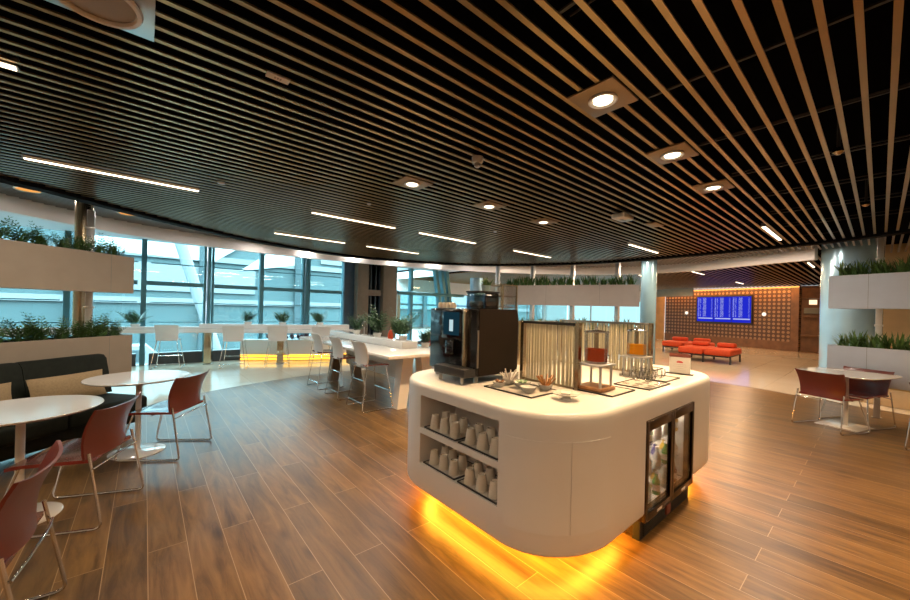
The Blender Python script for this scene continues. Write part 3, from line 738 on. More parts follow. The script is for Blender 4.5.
# square tables
def square_table(x, y, rz, label, hw=.44):
    t = thing('square_cafe_table', label, 'table', (x, y, 0), rz)
    pts = []
    for i in range(64):
        an = 2*PI*i/64; c, s = math.cos(an), math.sin(an); e = .42
        pts.append((hw*1.12*math.copysign(abs(c)**e, c), hw*math.copysign(abs(s)**e, s)))
    b = MB(); b.loft([[(p*.95, q*.95, .728) for p, q in pts], [(p, q, .742) for p, q in pts], [(p*.995, q*.995, .75) for p, q in pts]]); b.build('tabletop', M['gloss_white'], t)
    b = MB(); b.lathe([(.035, .016), (.035, .727)], n=24); b.build('pedestal', M['white'], t)
    b = MB(); b.box(-.25, .25, -.22, .22, 0, .015, bev=.004); b.build('base', M['gloss_white'], t)
square_table(7.50, .31, R(-18), 'white square pedestal table with two red chairs, right side')
square_table(7.30, -.76, R(-18), 'white square pedestal table just cut by the right edge')

# ------------------------------------------------------------------ sofa
srz = math.atan2(-.66, -.75)+PI      # along the troughs
t = thing('banquette_sofa', 'long dark leather sofa against the lower left trough', 'sofa', (-.30, 6.10, 0), srz)
def soft(b, x0, x1, y0, y1, z0, z1, r_=.05): b.box(x0, x1, y0, y1, z0, z1, bev=r_, seg=4)
for i, (x0, x1) in enumerate(((-2.36, -1.62), (-1.615, -.90), (-.895, -.14))):
    b = MB(); soft(b, x0, x1, -.70, -.09, .26, .43, .045); b.build('seat_cushion', M['sofa'], t)
    b = MB()
    ring = []
    for (yy, zz) in ((-.20, .435), (-.10, .435), (.0, .84), (-.02, .875), (-.07, .87), (-.11, .83)): ring.append((yy, zz))
    b.loft([[(x0, p, q) for p, q in ring], [(x0+.02, p*1.0, q+.004) for p, q in ring], [(x1-.02, p, q+.004) for p, q in ring], [(x1, p, q) for p, q in ring]]); b.bevel_all(.012)
    b.build('back_cushion', M['sofa'], t)
b = MB(); b.box(-2.36, -.15, -.60, .02, .12, .255, bev=.02); b.build('plinth_frame', M['sofa'], t)
for sx in (-2.28, -.25):
    for sy in (-.5, -.06):
        b = MB(); b.lathe([(.018, 0), (.025, .119)], (sx, sy, 0), 12); b.build('leg', M['rubber'], t)
def cushion(x, y, z, w, h, rz, lab):
    c, s = math.cos(rz), math.sin(rz)
    t2 = tag(None, None, None) if False else None
    b = MB(); n = 14; m = 8
    def sh(side):
        rows = []
        for j in range(m+1):
            row = []
            for i in range(n+1):
                u = -1+2*i/n; v = -1+2*j/m
                th_ = .055*((1-abs(u)**2.6)*(1-abs(v)**2.6))**.55
                k = 1+.05*(abs(u)*abs(v))**2
                row.append((w/2*u*k, side*th_, h/2*v*k))
            rows.append(row)
        return rows
    for side in (1, -1):
        rows = sh(side); vs = [p for r_ in rows for p in r_]
        b.faces(vs, [(j*(n+1)+i, j*(n+1)+i+1, (j+1)*(n+1)+i+1, (j+1)*(n+1)+i) for j in range(m) for i in range(n)])
    o = b.build('lumbar_cushion', M['pillow'], None); o.rotation_euler = (R(-14), 0, rz); o.location = (x, y, z)
    return tag(o, lab, 'cushion', 'tan lumbar cushions')
sd = Vector((math.cos(srz), math.sin(srz))); sn = Vector((-sd.y, sd.x))
for s_, lab, w_ in ((-.60, 'tan lumbar cushion at the right end of the dark sofa', .64), (-1.36, 'tan lumbar cushion on the sofa, cut by the left edge', .62)):
    p = Vector((-.30, 6.10))+sd*s_-sn*.25
    cushion(p.x, p.y, .585, w_, .27, srz, lab)

# ------------------------------------------------------------------ communal table and bar stools
t = thing('communal_table', 'long white high table with splayed legs behind the counter', 'table', (0, 0, 0))
b = MB(); b.box(2.50, 3.85, 4.28, 8.0, .80, .85, bev=.012); b.build('tabletop', M['gloss_white'], t)
for y in (4.66, 7.2):
    for s, x0, x1, xx0, xx1 in ((0, 2.86, 3.02, 2.95, 3.14), (1, 3.38, 3.54, 3.26, 3.45)):
        b = MB(); b.loft([[(x0, y-.05, 0), (x1, y-.05, 0), (x1, y+.12, 0), (x0, y+.12, 0)], [(xx0, y-.05, .80), (xx1, y-.05, .80), (xx1, y+.12, .80), (xx0, y+.12, .80)]]); b.bevel_all(.006)
        b.build('leg', M['white'] if y < 5 else M['column'], t)
b = MB(); b.box(3.16, 3.24, 4.79, 7.1, .35, .799); b.build('apron_panel', M['white'], t)
b = MB(); b.box(3.12, 3.42, 4.93, 7.9, .851, .97, bev=.01); b.build('raised_ledge', M['gloss_white'], t)
def make_stool(loc, rz, lab, z=.67, padm='seatred', grp='white bar stools with red pads'):
    t = thing('bar_stool', lab, 'stool', (loc[0], loc[1], 0), rz, grp)
    b = MB(); seat_pad(b, .42, -.2, .2, z, .02)
    b.build('seat', M[padm], t)
    b = MB(); arc_panel(b, .40, z-.03, z+.33, -.19, -.26, .04, .016, topround=.01, wtop=.44); b.build('backrest', M['stoolwhite'], t)
    for s in (-1, 1):
        b = MB(); b.tube(rounded_path([(s*.18, -.16, z-.022), (s*.27, -.26, .01), (s*.27, .24, .01), (s*.18, .15, z-.022)], .035), .0075, 8); b.build('leg', M['chrome'], t)
    b = MB(); b.tube([(-.24, .203, .26), (.24, .203, .26)], .008); b.build('footrest', M['chrome'], t)
    b = MB(); b.tube([(-.265, -.24, .25*.5), (.265, -.24, .125)], .006); b.build('cross_bar', M['chrome'], t)
    return t
st = make_stool((2.62, 5.0), face(1, 0), 'white backed bar stool with red pad, nearest at the long white table')
for y, lab in ((5.87, 'white backed bar stool with red pad, second at the long white table'), (6.76, 'white backed bar stool with red pad, farthest at the long white table')):
    dup(st, (2.62, y, 0), face(1, 0), lab)
wst = make_stool(at(168, 368, 0), face(.25, 1), 'white bar stool at the window counter, leftmost', padm='stoolwhite', grp='white bar stools at the window counter')
for q, (px, py) in enumerate(((234, 368), (277.5, 366.5), (320, 366))):
    p = at(px, py, 0); dup(wst, (p[0], p[1], 0), face(.35, 1), 'white bar stool at the window counter, %s from left' % ORD[q+1], 'white bar stools at the window counter')
wp = wst.location; 

# plants, lamp and bottle on the ledge
for i, (x, y, s_, kind) in enumerate(((3.26, 6.87, 1.0, 'bush'), (3.26, 6.0, 1.25, 'bush'), (3.27, 5.15, 1.2, 'bush'), (3.66, 5.05, .9, 'bush'))):
    t = thing('potted_plant', 'leafy green plant in a low pot on the long white table, %s from the left' % ORD[i], 'plant', (x, y, .971 if i < 3 else .851), 0, 'plants on the long table')
    b = MB(); b.lathe([(.06, 0), (.08, .07), (.07, .07), (.065, .055)], n=20); b.build('pot', M['ceramic'], t)
    o = bpy.data.objects.new('foliage', CL['bush'][i % 3]); C.objects.link(o); o.parent = t; o.location = (0, 0, .055); o.scale = (s_*.85, s_*.85, s_*.72)
t = thing('table_lamp', 'small clear table lamp between the plants on the ledge', 'lamp', (3.22, 6.45, .971))
b = MB(); b.lathe([(.05, 0), (.05, .012), (.008, .02), (.008, .15)], n=16); b.build('stem', M['steel'], t)
b = MB(); b.lathe([(.04, .14), (.055, .19), (.05, .24), (.02, .26)], n=16); b.build('shade', M['glass'], t)
t = thing('condiment_stand', 'small copper coloured condiment holder on the table ledge', 'holder', (3.27, 5.55, .971))
b = MB(); b.lathe([(.05, 0), (.045, .08), (.02, .14), (.0, .15)], n=14); b.build('body', M['orange'], t)
b = MB(); b.tube([(0, 0, .15), (0, 0, .19)], .006); b.build('knob', M['steel'], t)
# orange chairs beyond the table
for i, (x, y, lab) in enumerate(((5.4, 7.6, 'orange high backed lounge chair beyond the long table'),)):
    t = thing('lounge_chair', lab, 'chair', (x, y, 0), face(-.6, .8))
    b = MB(); b.box(-.3, .3, -.28, .3, .36, .46, bev=.03); b.build('seat', M['orange'], t)
    b = MB(); arc_panel(b, .6, .46, .98, -.27, -.36, .08, .04); b.build('backrest', M['orange'], t)
    for sx in (-.25, .25):
        for sy in (-.22, .24):
            b = MB(); b.lathe([(.012, 0), (.015, .36)], (sx, sy, 0), 8); b.build('leg', M['chrome'], t)

# ------------------------------------------------------------------ window counter, lit low wall
barc = smooth_curve([(-2.6, 10.75), (-1.0, 10.98), (.2, 10.95), (1.2, 10.72), (2.7, 10.05), (3.6, 9.75), (4.4, 9.7)], 6)
t = thing('window_counter', 'long white counter running along the windows', 'counter', (0, 0, 0))
bi = offset_line(barc, -.28); bo = offset_line(barc, .22); bl = offset_line(barc, .05)
b = MB(); b.prism(bi+bo[::-1], .80, .89); b.build('worktop', M['gloss_white'], t)
b = MB(); b.prism(bl[:18]+bo[:18][::-1], .891, .93); b.build('raised_ledge', M['white'], t)
b = MB(); b.prism(bl[17:]+bo[17:][::-1], .8905, 1.0); b.build('raised_ledge', M['white'], t)
for i, (px, py) in enumerate(((50, 370), (207.5, 364), (280, 363.5))):
    p = at(px, py, 0)
    if i == 0: p = (-1.3, 10.9)
    tt = thing('counter_post', 'square bronze post under the window counter, %s from the left' % ORD[i], 'post', (p[0], p[1], 0), R(-20), 'posts under the window counter')
    b = MB(); b.box(-.075, .075, -.06, .06, 0, .799, bev=.006); b.build('shaft', M['brass'], tt)
    b = MB(); b.box(-.09, .09, -.075, .075, 0, .02, bev=.004); b.build('foot', M['steel'], tt)
for i, (px, py, kind) in enumerate(((139, 323, 'zz'), (242, 322, 'zz'), (282, 321.5, 'zz'), (320, 321, 'zz'))):
    best = min(bl, key=lambda p: abs((p[0]*F.x+p[1]*F.y) and ((p[0]*Rt.x+p[1]*Rt.y)/(p[0]*F.x+p[1]*F.y)*f - (px-455))))
    j = bl.index(best); q = ((bl[j][0]+bo[j][0])/2, (bl[j][1]+bo[j][1])/2)
    t = thing('potted_plant', 'dark leafy plant standing on the window counter, %s from the left' % ORD[i], 'plant', (q[0], q[1], 1.001 if j > 17 else .931), 0, 'plants on the window counter')
    b = MB(); b.lathe([(.08, 0), (.1, .06), (.09, .06), (.085, .05)], n=16); b.build('pot', M['ceramic'], t)
    o = bpy.data.objects.new('foliage', CL['zz'][i % 3]); C.objects.link(o); o.parent = t; o.location = (0, 0, .045); o.scale = (1.5, 1.5, 1.35)
t = thing('low_planter_wall', 'low white planter wall with an amber light line at its foot', 'planter', (0, 0, 0))
wl_ = smooth_curve([(1.95, 11.05), (2.9, 10.5), (3.95, 10.1), (5.2, 9.9)], 6); wo = offset_line(wl_, .28)
b = MB(); b.prism(wl_+wo[::-1], .17, .56); b.build('body', M['white'], t)
b = MB(); b.prism(offset_line(wl_, .04)+offset_line(wl_, .22)[::-1], 0, .168); b.build('plinth', M['white'], t)
b = MB(); b.prism(offset_line(wl_, .012)+offset_line(wl_, .032)[::-1], .10, .165); b.build('light_line', M['amber2'], t)
b = MB(); b.prism(offset_line(wl_, .012)+offset_line(wl_, .032)[::-1], .02, .06); b.build('light_line', M['amber2'], t)
for i in range(8):
    j = 4+i; clump('purple_plant', PURPLE, ((wl_[j][0]+wo[j][0])/2, (wl_[j][1]+wo[j][1])/2, .562), .75, 'dark purple leafy plant on the low lit wall, %s from the left' % ORD[i], 'plant', 'purple plants on the low wall')

# ------------------------------------------------------------------ service counter
X0, X1, Y0, Y1, RC, ZB, ZT = 1.56, 4.30, .985, 2.70, .5, .165, .95
NX = (1.385, 2.155); FX = (2.51, 3.44)
t = thing('service_counter', 'large white rounded self service counter glowing amber underneath', 'counter', (0, 0, 0))
def counter_ring(d, z):
    r_ = RC-d; n = 12; pts = []
    def arc(cx, cy, a0): return [(cx+r_*math.cos(a0+PI/2*i/n), cy+r_*math.sin(a0+PI/2*i/n)) for i in range(n+1)]
    pts += arc(X0+RC, Y0+.42, PI) if False else [(X0+RC-r_*math.cos(PI/2*i/n)*1.0, Y0+RCY-(RCY-d)*math.sin(PI/2*i/n)) for i in range(n+1)]
    pts += [(FX[0], Y0+d), (FX[1], Y0+d)]
    pts += arc(X1-RC, Y0+RC, -PI/2)+arc(X1-RC, Y1-RC, 0)+arc(X0+RC, Y1-RC, PI/2)
    pts += [(X0+d, NX[1]), (X0+d, NX[0])]
    return [(p[0], p[1], z) for p in pts]
RCY = .42; NX = (1.415, 2.19)
zs = [ZB+.03, .37, .588, .628, .80, .865, .915]
b = MB(); bm = b.bm
n = len(counter_ring(0, 0))
inL = n-2   # segment index from (x0,NX1) to (x0,NX0)
inF = 13    # segment FX0 -> FX1
rings = [[bm.verts.new(p) for p in counter_ring(0, z)] for z in zs]
for k in range(len(zs)-1):
    for i in range(n):
        if i == inL and k in (1, 3, 4): continue
        if i == inF and zs[k+1] <= .801: continue
        j = (i+1) % n
        bm.faces.new((rings[k][i], rings[k][j], rings[k+1][j], rings[k+1][i]))
prev = rings[-1]
for d, z in ((.003, .93), (.009, .941), (.017, .948), (.028, .95)):
    cur = [bm.verts.new(p) for p in counter_ring(d, z)]
    for i in range(n):
        j = (i+1) % n; bm.faces.new((prev[i], prev[j], cur[j], cur[i]))
    prev = cur
bm.faces.new(prev)
prev = rings[0]
for d, z in ((.008, ZB+.012), (.03, ZB), (.06, ZB), (.36, ZB)):
    cur = [bm.verts.new(p) for p in counter_ring(d, z)]
    for i in range(n):
        if i == inF: continue
        j = (i+1) % n; bm.faces.new((prev[j], prev[i], cur[i], cur[j]))
    prev = cur
# niche linings
for z0, z1 in ((.37, .588), (.628, .865)):
    x0, x1, y0, y1 = X0, X0+.34, NX[0], NX[1]
    b.faces([(x0, y0, z0), (x1, y0, z0), (x1, y1, z0), (x0, y1, z0), (x0, y0, z1), (x1, y0, z1), (x1, y1, z1), (x0, y1, z1)],
            [(0, 3, 2, 1), (4, 5, 6, 7), (0, 1, 5, 4), (3, 7, 6, 2), (1, 2, 6, 5)])
o = None
bmesh.ops.remove_doubles(bm, verts=bm.verts, dist=1e-5)
for e in bm.edges:
    if len(e.link_faces) == 2 and e.calc_face_angle(0) > R(40): e.smooth = False
for fc in bm.faces: fc.smooth = True
me = bpy.data.meshes.new('body'); bm.to_mesh(me); bm.free(); me.materials.append(M['white'])
o = bpy.data.objects.new('body', me); C.objects.link(o); o.parent = t
# curved cupboard doors in the corner, shown as fine joints
def arcpt(tt, d=-.0015): return (X0+RC-(RC-d)*math.cos(tt), Y0+RCY-(RCY-d)*math.sin(tt))
for a0, a1 in ((R(6), R(53)), (R(53.5), R(86))):
    b = MB(); nn = 10
    ri = [arcpt(a0+(a1-a0)*i/nn, .0005) for i in range(nn+1)]; ro = [arcpt(a0+(a1-a0)*i/nn, -.004) for i in range(nn+1)]
    b.prism(ro+ri[::-1], .30, .80); o = b.build('door', M['white'], t, ang=50)
# plinth and light strip
def inset_loop(d):
    return [(p[0], p[1]) for i, p in enumerate(counter_ring(d, 0))]
lp = inset_loop(.32)
b = MB()
keep = [p for p in lp]
cut = []
for i, p in enumerate(lp):
    if i in (13, 14): continue
    cut.append(p)
k0 = 13
poly = cut[:13]+[(FX[0]-.02, Y0+.32), (FX[0]-.02, Y0+.62), (FX[1]+.02, Y0+.62), (FX[1]+.02, Y0+.32)]+cut[13:]
b.prism(poly, 0, ZB-.001); b.build('plinth', M['white'], t)
l1 = inset_loop(.15); l2 = inset_loop(.22)
b = MB()
for i in range(n):
    j = (i+1) % n
    if i == inF: continue
    b.prism([l1[i], l1[j], l2[j], l2[i]], ZB-.010, ZB-.002)
b.build('light_strip', M['amber'], t)

# fridge in the counter
t = thing('display_fridge', 'black double door drinks fridge set into the counter end', 'fridge', (FX[0], Y0+.022, 0))
Wf = FX[1]-FX[0]
b = MB(); b.box(.004, Wf-.004, .0, .03, .125, .16, bev=.003); b.box(.0015, Wf-.0015, .0, .03, .766, .7985, bev=.002); b.box(.0015, .03, .0, .03, .16, .766); b.box(Wf-.03, Wf-.0015, .0, .03, .16, .766)
b.box(.004, .02, .03, .55, .02, .797); b.box(Wf-.02, Wf-.004, .03, .55, .02, .797); b.box(.02, Wf-.02, .53, .55, .02, .797); b.box(.02, Wf-.02, .03, .53, .78, .797); b.box(.02, Wf-.02, .03, .53, .13, .16)
b.build('cabinet', M['fridgeframe'], t)
b = MB(); b.box(.0, Wf, .005, .05, .0, .124); 
for k in range(6): b.box(.05, Wf*.44, -.004, .004, .018+k*.016, .026+k*.016); b.box(Wf*.56, Wf-.05, -.004, .004, .018+k*.016, .026+k*.016)
b.build('vent_grille', M['rubber'], t)
b = MB(); b.box(Wf*.46, Wf*.54, -.012, .004, .03, .1, bev=.004); b.build('thermostat', M['cardbrown'], t)
b = MB(); b.box(.035, Wf-.035, .24, .5, .34, .348); b.box(.035, Wf-.035, .24, .5, .56, .568); b.box(.035, Wf-.035, .06, .24, .34, .348); b.box(.035, Wf-.035, .06, .24, .56, .568); b.build('shelf', M['glass'], t)
b = MB(); b.box(.024, Wf-.024, .515, .525, .165, .775); b.box(.0215, .0235, .04, .514, .165, .775); b.box(Wf-.0235, Wf-.0215, .04, .514, .165, .775); b.box(.024, Wf-.024, .04, .514, .1605, .1608); b.build('liner', M['card'], t)
for xx in (.14, Wf/2+.16):
    b = MB(); b.box(xx-.012, xx+.012, .49, .505, .18, .76); b.build('lamp_tube', M['fridgelamp'], t)
for q, (x0, x1) in enumerate(((.005, Wf/2-.003), (Wf/2+.003, Wf-.005))):
    b = MB(); b.box(x0, x0+.035, -.03, -.002, .13, .795, bev=.003); b.box(x1-.035, x1, -.03, -.002, .13, .795, bev=.003)
    b.box(x0+.035, x1-.035, -.03, -.002, .13, .18, bev=.003); b.box(x0+.035, x1-.035, -.03, -.002, .725, .795, bev=.003)
    d = b.build('door', M['fridgeframe'], t)
    b = MB(); b.box(x0+.035, x1-.035, -.02, -.014, .18, .725); b.build('door_glass', M['dglass'], d)
    b = MB(); b.box((x0+x1)/2-.04, (x0+x1)/2+.04, -.032, -.0305, .145, .162); b.build('sticker', M['card'], d)
# bottles in the fridge
def make_bottle(m, lab, h=.17, r_=.028):
    t = thing('drink_bottle', lab, 'bottle', (0, 0, 0), 0, 'bottles in the counter fridge')
    b = MB(); b.lathe([(r_*.9, 0), (r_, .006), (r_, h*.58), (r_*.45, h*.78), (r_*.4, h*.93)], n=14); b.build('body', M[m], t)
    b = MB(); b.lathe([(r_*.46, h*.93), (r_*.46, h), (r_*.2, h)], n=12); b.build('cap', M['card'], t)
    b = MB(); b.lathe([(r_+.0006, h*.18), (r_+.0006, h*.45)], n=14, cap=False); b.build('wrapper', M['sachet'], t)
    return t
kinds = [('bottlew', 'clear water bottle'), ('bottleg', 'green glass bottle'), ('bottler', 'dark cola bottle'), ('bottley', 'yellow juice bottle'), ('bottleb', 'blue soda bottle')]
proto = {}
SH = [(.161, 'bottom', .165), (.349, 'middle', .19), (.569, 'top', .19)]
for si, (z, sn_, h) in enumerate(SH):
    for i in range(10):
        if i in (5,) and False: continue
        m_, nm = kinds[[0, 0, 1, 0, 2, 3, 0, 1, 0, 4][(i*3+si*4) % 10] if si < 2 else [4, 3, 4, 2, 0, 1, 0, 0, 3, 0][i]]
        x = FX[0]+.085+i*.084; y = Y0+.085 + (.045 if i % 2 else 0)
        lab = '%s on the %s shelf of the counter fridge, %s from the left' % (nm, sn_, ORD[i])
        if m_ not in proto: proto[m_] = make_bottle(m_, lab, .165); proto[m_].location = (x, y, z)
        else: dup(proto[m_], (x, y, z), 0, lab, 'bottles in the counter fridge')

# trays and inverted cups in the niche
def tray(x0, x1, y0, y1, z, lab, name='serving_tray', grp=None):
    t = thing(name, lab, 'tray', ((x0+x1)/2, (y0+y1)/2, z), 0, grp); a_, b_ = (x1-x0)/2, (y1-y0)/2
    b = MB(); b.box(-a_+.006, a_-.006, -b_+.006, b_-.006, 0, .005); b.build('liner', M['trayin'], t)
    b = MB(); w = .006
    b.box(-a_, a_, -b_, -b_+w, 0, .010); b.box(-a_, a_, b_-w, b_, 0, .010); b.box(-a_, -a_+w, -b_+w, b_-w, 0, .010); b.box(a_-w, a_, -b_+w, b_-w, 0, .010); b.build('rim', M['trayblack'], t)
    return t
TZ = ((.628, 'upper'), (.370, 'lower'))
cup0 = None
for z, nm in TZ:
    for q, (y0, y1) in enumerate(((1.815, 2.165), (1.435, 1.785))):
        tray(1.575, 1.845, y0, y1, z, 'black rimmed tray on the %s niche shelf, %s' % (nm, 'far left one' if q == 0 else 'right one'), grp='trays in the counter niche')
    ysl = [2.10, 1.99, 1.88, 1.72, 1.61, 1.50]
    for r_, x in enumerate((1.63, 1.74)):
        for i, y in enumerate(ysl):
            y2 = y+(.035 if r_ else 0)*(1 if i not in (0,) else .3)
            if y2 > 2.11: y2 = 2.11
            lab = 'upturned ivory cup, %s niche shelf, %s row, %s from the left' % (nm, 'front' if r_ == 0 else 'back', ORD[i])
            if cup0 is None:
                cup0 = thing('upturned_cup', lab, 'cup', (x, y2, z+.0055), 0, 'upturned cups in the counter niche')
                b = MB(); b.lathe([(.038, 0), (.039, .003), (.027, .092), (.026, .097), (.021, .097), (.019, .090), (.001, .090)], n=20); b.build('body', M['cup'], cup0)
                b = MB(); b.tube([(.036, 0, .02), (.058, 0, .028), (.056, 0, .058), (.031, 0, .066)], .0045, 6); b.build('handle', M['cup'], cup0)
            else: dup(cup0, (x, y2, z+.0055), rng.uniform(.6, 1.6), lab, 'upturned cups in the counter niche')

# ------------------------------------------------------------------ coffee machine
t = thing('coffee_machine', 'large black automatic coffee machine on the counter corner', 'coffee machine', (1.86, 1.93, .951))
# local: x depth into counter, y width
Lx, Wy = .46, .57
b = MB(); b.loft([[(0.03, 0, .055), (Lx, 0, .055), (Lx, Wy, .055), (.03, Wy, .055)], [(.03, 0, .10), (Lx+.012, 0, .10), (Lx+.012, Wy, .10), (.03, Wy, .10)], [(.03, 0, .5), (Lx+.012, 0, .5), (Lx+.012, Wy, .5), (.03, Wy, .5)], [(.03, .0, .56), (Lx-.005, 0, .56), (Lx-.005, Wy, .56), (.03, Wy, .56)]]); b.bevel_all(.008); b.build('housing', M['brownblack'], t)
b = MB(); b.box(0, .029, .0, Wy, .06, .555, bev=.008); b.build('front_panel', M['black'], t)
b = MB(); b.box(-.035, -.001, .13, .37, .32, .545, bev=.006); sc_ = b.build('touch_screen', M['black'], t)
b = MB(); b.box(-.037, -.0355, .155, .345, .35, .53); b.build('display', M['touch'], sc_)
b = MB(); b.box(-.0385, -.0375, .225, .27, .38, .47); b.build('display_icon', M['touchlight'], sc_)
b = MB(); b.box(-.055, -.001, .20, .30, .20, .31, bev=.008); b.build('spout', M['touch'] if False else M['black'], t)
b = MB(); b.box(-.045, -.001, .085, .105, .10, .555, bev=.003); b.build('trim_bar', M['brass'], t)
b = MB(); b.box(-.001-.11, -.001, .0, .36, .055, .115, bev=.006); dt = b.build('drip_tray', M['rubber'], t)
b = MB()
for k in range(9): b.box(-.105+k*.0112, -.101+k*.0112, .02, .34, .1155, .118)
b.build('grid', M['steel'], dt)
b = MB(); b.box(.008, .02, -.008, -.001, .12, .40); b.build('side_lock', M['steel'], t)
for x in (.05, Lx-.05):
    for y in (.05, Wy-.05):
        b = MB(); b.lathe([(.018, 0), (.018, .05), (.014, .055)], (x, y, 0), 14); b.build('foot', M['steel'], t)
for y in (.06, .31):
    b = MB(); b.lathe([(.014, 0), (.014, .054)], (-.08, y, 0), 12); b.build('foot', M['steel'], t)
# one hopper, the daylight reflection on its left face built as a blue slice
for (x0, x1, y0, y1, z1, mm, nm) in ((.135, .20, .12, .27, .69, 'hopdaylight', 'bean_hopper'), (.213, .365, .12, .27, .69, 'smoke', 'bean_hopper')):
    b = MB(); b.box(x0, x1, y0, y1, .561, z1, bev=.01); h_ = b.build(nm, M[mm], t)
    b = MB(); b.box(x0-.004, x1+.004, y0-.004, y1+.004, z1+.001, z1+.014, bev=.004); b.build('lid', M['rubber'], h_)
    b = MB(); b.box(x0+.015, x1-.015, y0+.015, y1-.015, .566, .62, bev=.01); b.build('beans', mat('coffee beans '+mm, (.05, .022, .01), .4, var=.4, scale=80, bump=.6), h_)
for i, y in enumerate((2.42, 2.365, 2.31, 2.255)):
    x = 1.905
    tt = thing('espresso_cup', 'small ivory cup upturned on the coffee machine, %s from the left' % ORD[i], 'cup', (x, y, 1.512), 0, 'cups on the coffee machine')
    if i == 0: cme = None
    b = MB(); b.lathe([(.024, 0), (.022, .03), (.016, .045), (.012, .046)], n=14); b.build('body', M['cup'], tt)
    b = MB(); b.tube([(.022, 0, .01), (.034, 0, .015), (.032, 0, .028), (.019, 0, .033)], .003, 6); b.build('handle', M['cup'], tt)
t = thing('potted_plant', 'small green plant in a pale blue pot on top of the coffee machine', 'plant', (2.145, 2.125, 1.656))
b = MB(); b.lathe([(.03, 0), (.042, .05), (.038, .05), (.035, .04)], n=18); b.build('pot', M['potblue'], t)
o = bpy.data.objects.new('foliage', CL['grass'][0]); C.objects.link(o); o.parent = t; o.location = (0, 0, .035); o.scale = (.50, .50, .38)
# glass cabinet behind the machine
t = thing('glass_cabinet', 'narrow smoked glass display cabinet behind the coffee machine', 'cabinet', (2.46, 2.22, .951))
b = MB()
for x in (0, .19):
    for y in (0, .19): b.box(x, x+.012, y, y+.012, 0, .78)
b.box(0, .202, 0, .202, .78, .79); b.box(0, .202, 0, .202, 0, .012); b.build('frame', M['brass'], t)
b = MB(); b.box(.013, .189, .003, .007, .013, .779); b.box(.003, .007, .013, .189, .013, .779); b.box(.013, .189, .195, .199, .013, .779); b.build('pane', M['glass'], t)
for z in (.58, .68):
    b = MB(); b.box(.013, .189, .013, .189, z, z+.008); b.build('shelf', M['cabinet'], t)

# ------------------------------------------------------------------ rod screens on the counter
def rod_screen(p0, p1, z1, lab, metal='steel'):
    v = Vector((p1[0]-p0[0], p1[1]-p0[1])); L = v.length
    t = thing('rod_screen', lab, 'screen', (p0[0], p0[1], .951), math.atan2(v.y, v.x)); H = z1-.951
    for xa in (0, L-.028):
        b = MB(); b.box(xa, xa+.028, -.02, .02, 0, H); b.build('upright', M['brass'], t)
    b = MB(); b.box(.028, L-.028, -.02, .02, H-.02, H); b.build('top_rail', M['trayblack'] if metal == 'dark' else M['steel'], t)
    b = MB(); b.box(.028, L-.028, -.012, .012, 0, .012); b.build('bottom_rail', M['brass'], t)
    rr = random.Random(int(L*100)); x = .04; c = 0
    while x < L-.05:
        w = rr.choice((.012, .018, .024))
        b = MB(); b.box(x, x+w, -.006+rr.choice((-.006, 0, .005)), .004, .0125, H-.0205, bev=.001); b.build('rod', M['rod'], t)
        x += w+rr.choice((.007, .010, .014)); c += 1
    b = MB(); b.box(.03, L-.03, .012, .016, .013, H-.021); b.build('pane', M['paleglass'], t)
rod_screen((2.35, 1.38), (2.35, 1.90), 1.425, 'nearer screen of pale vertical rods in a dark frame on the counter', 'dark')
rod_screen((3.50, 1.34), (3.50, 2.30), 1.42, 'farther screen of pale vertical rods behind the juice dispensers')
rod_screen((2.92, 2.42), (3.60, 2.42), 1.40, 'screen of pale rods along the back edge of the counter')

# ------------------------------------------------------------------ juice dispensers
def dispenser(x, y, rz, lab, juice, wood):
    t = thing('juice_dispenser', lab, 'dispenser', (x, y, .9615 if wood else .951), rz)
    b = MB(); b.box(-.10, .10, -.10, .10, .0, .025, bev=.004); b.build('base', M['oak'] if wood else M['steel'], t)
    for sx in (-.075, .075):
        for sy in (-.075, .075):
            b = MB(); b.lathe([(.009, .0255), (.009, .17)], (sx, sy, 0), 12); b.build('leg', M['postm'], t)
    b = MB(); b.box(-.10, .10, -.10, .10, .1705, .185, bev=.004); b.build('platform', M['postm'], t)
    b = MB(); b.lathe([(.078, .186), (.078, .40), (.075, .40), (.075, .19), (.001, .19)], n=32, cap=False); b.build('glass_tank', M['thinglass'], t)
    b = MB(); b.lathe([(.073, .20), (.073, .285)], n=32); b.build('juice', M[juice], t)
    b = MB(); b.lathe([(.016, .286), (.016, .40)], n=12); b.build('ice_tube', M['brass'], t)
    b = MB(); b.lathe([(.085, .401), (.085, .41), (.03, .418), (.012, .421), (.012, .44), (.002, .442)], n=28); b.build('lid', M['chrome'], t)
    b = MB(); b.tube([(.101, 0, .176), (.15, 0, .172), (.16, 0, .14)], .012, 10); tp = b.build('tap', M['chrome'], t)
    b = MB(); b.tube([(.145, 0, .184), (.15, 0, .225)], .006, 8); b.tube([(.15, -.022, .227), (.15, .022, .227)], .006, 8); b.build('tap_lever', M['chrome'], tp)
dispenser(2.445, 1.31, R(0), 'juice dispenser with amber juice on a wooden base', 'juicer', True)
dispenser(3.28, 1.385, R(0), 'juice dispenser with orange juice, right one on steel legs', 'juiceo', False)

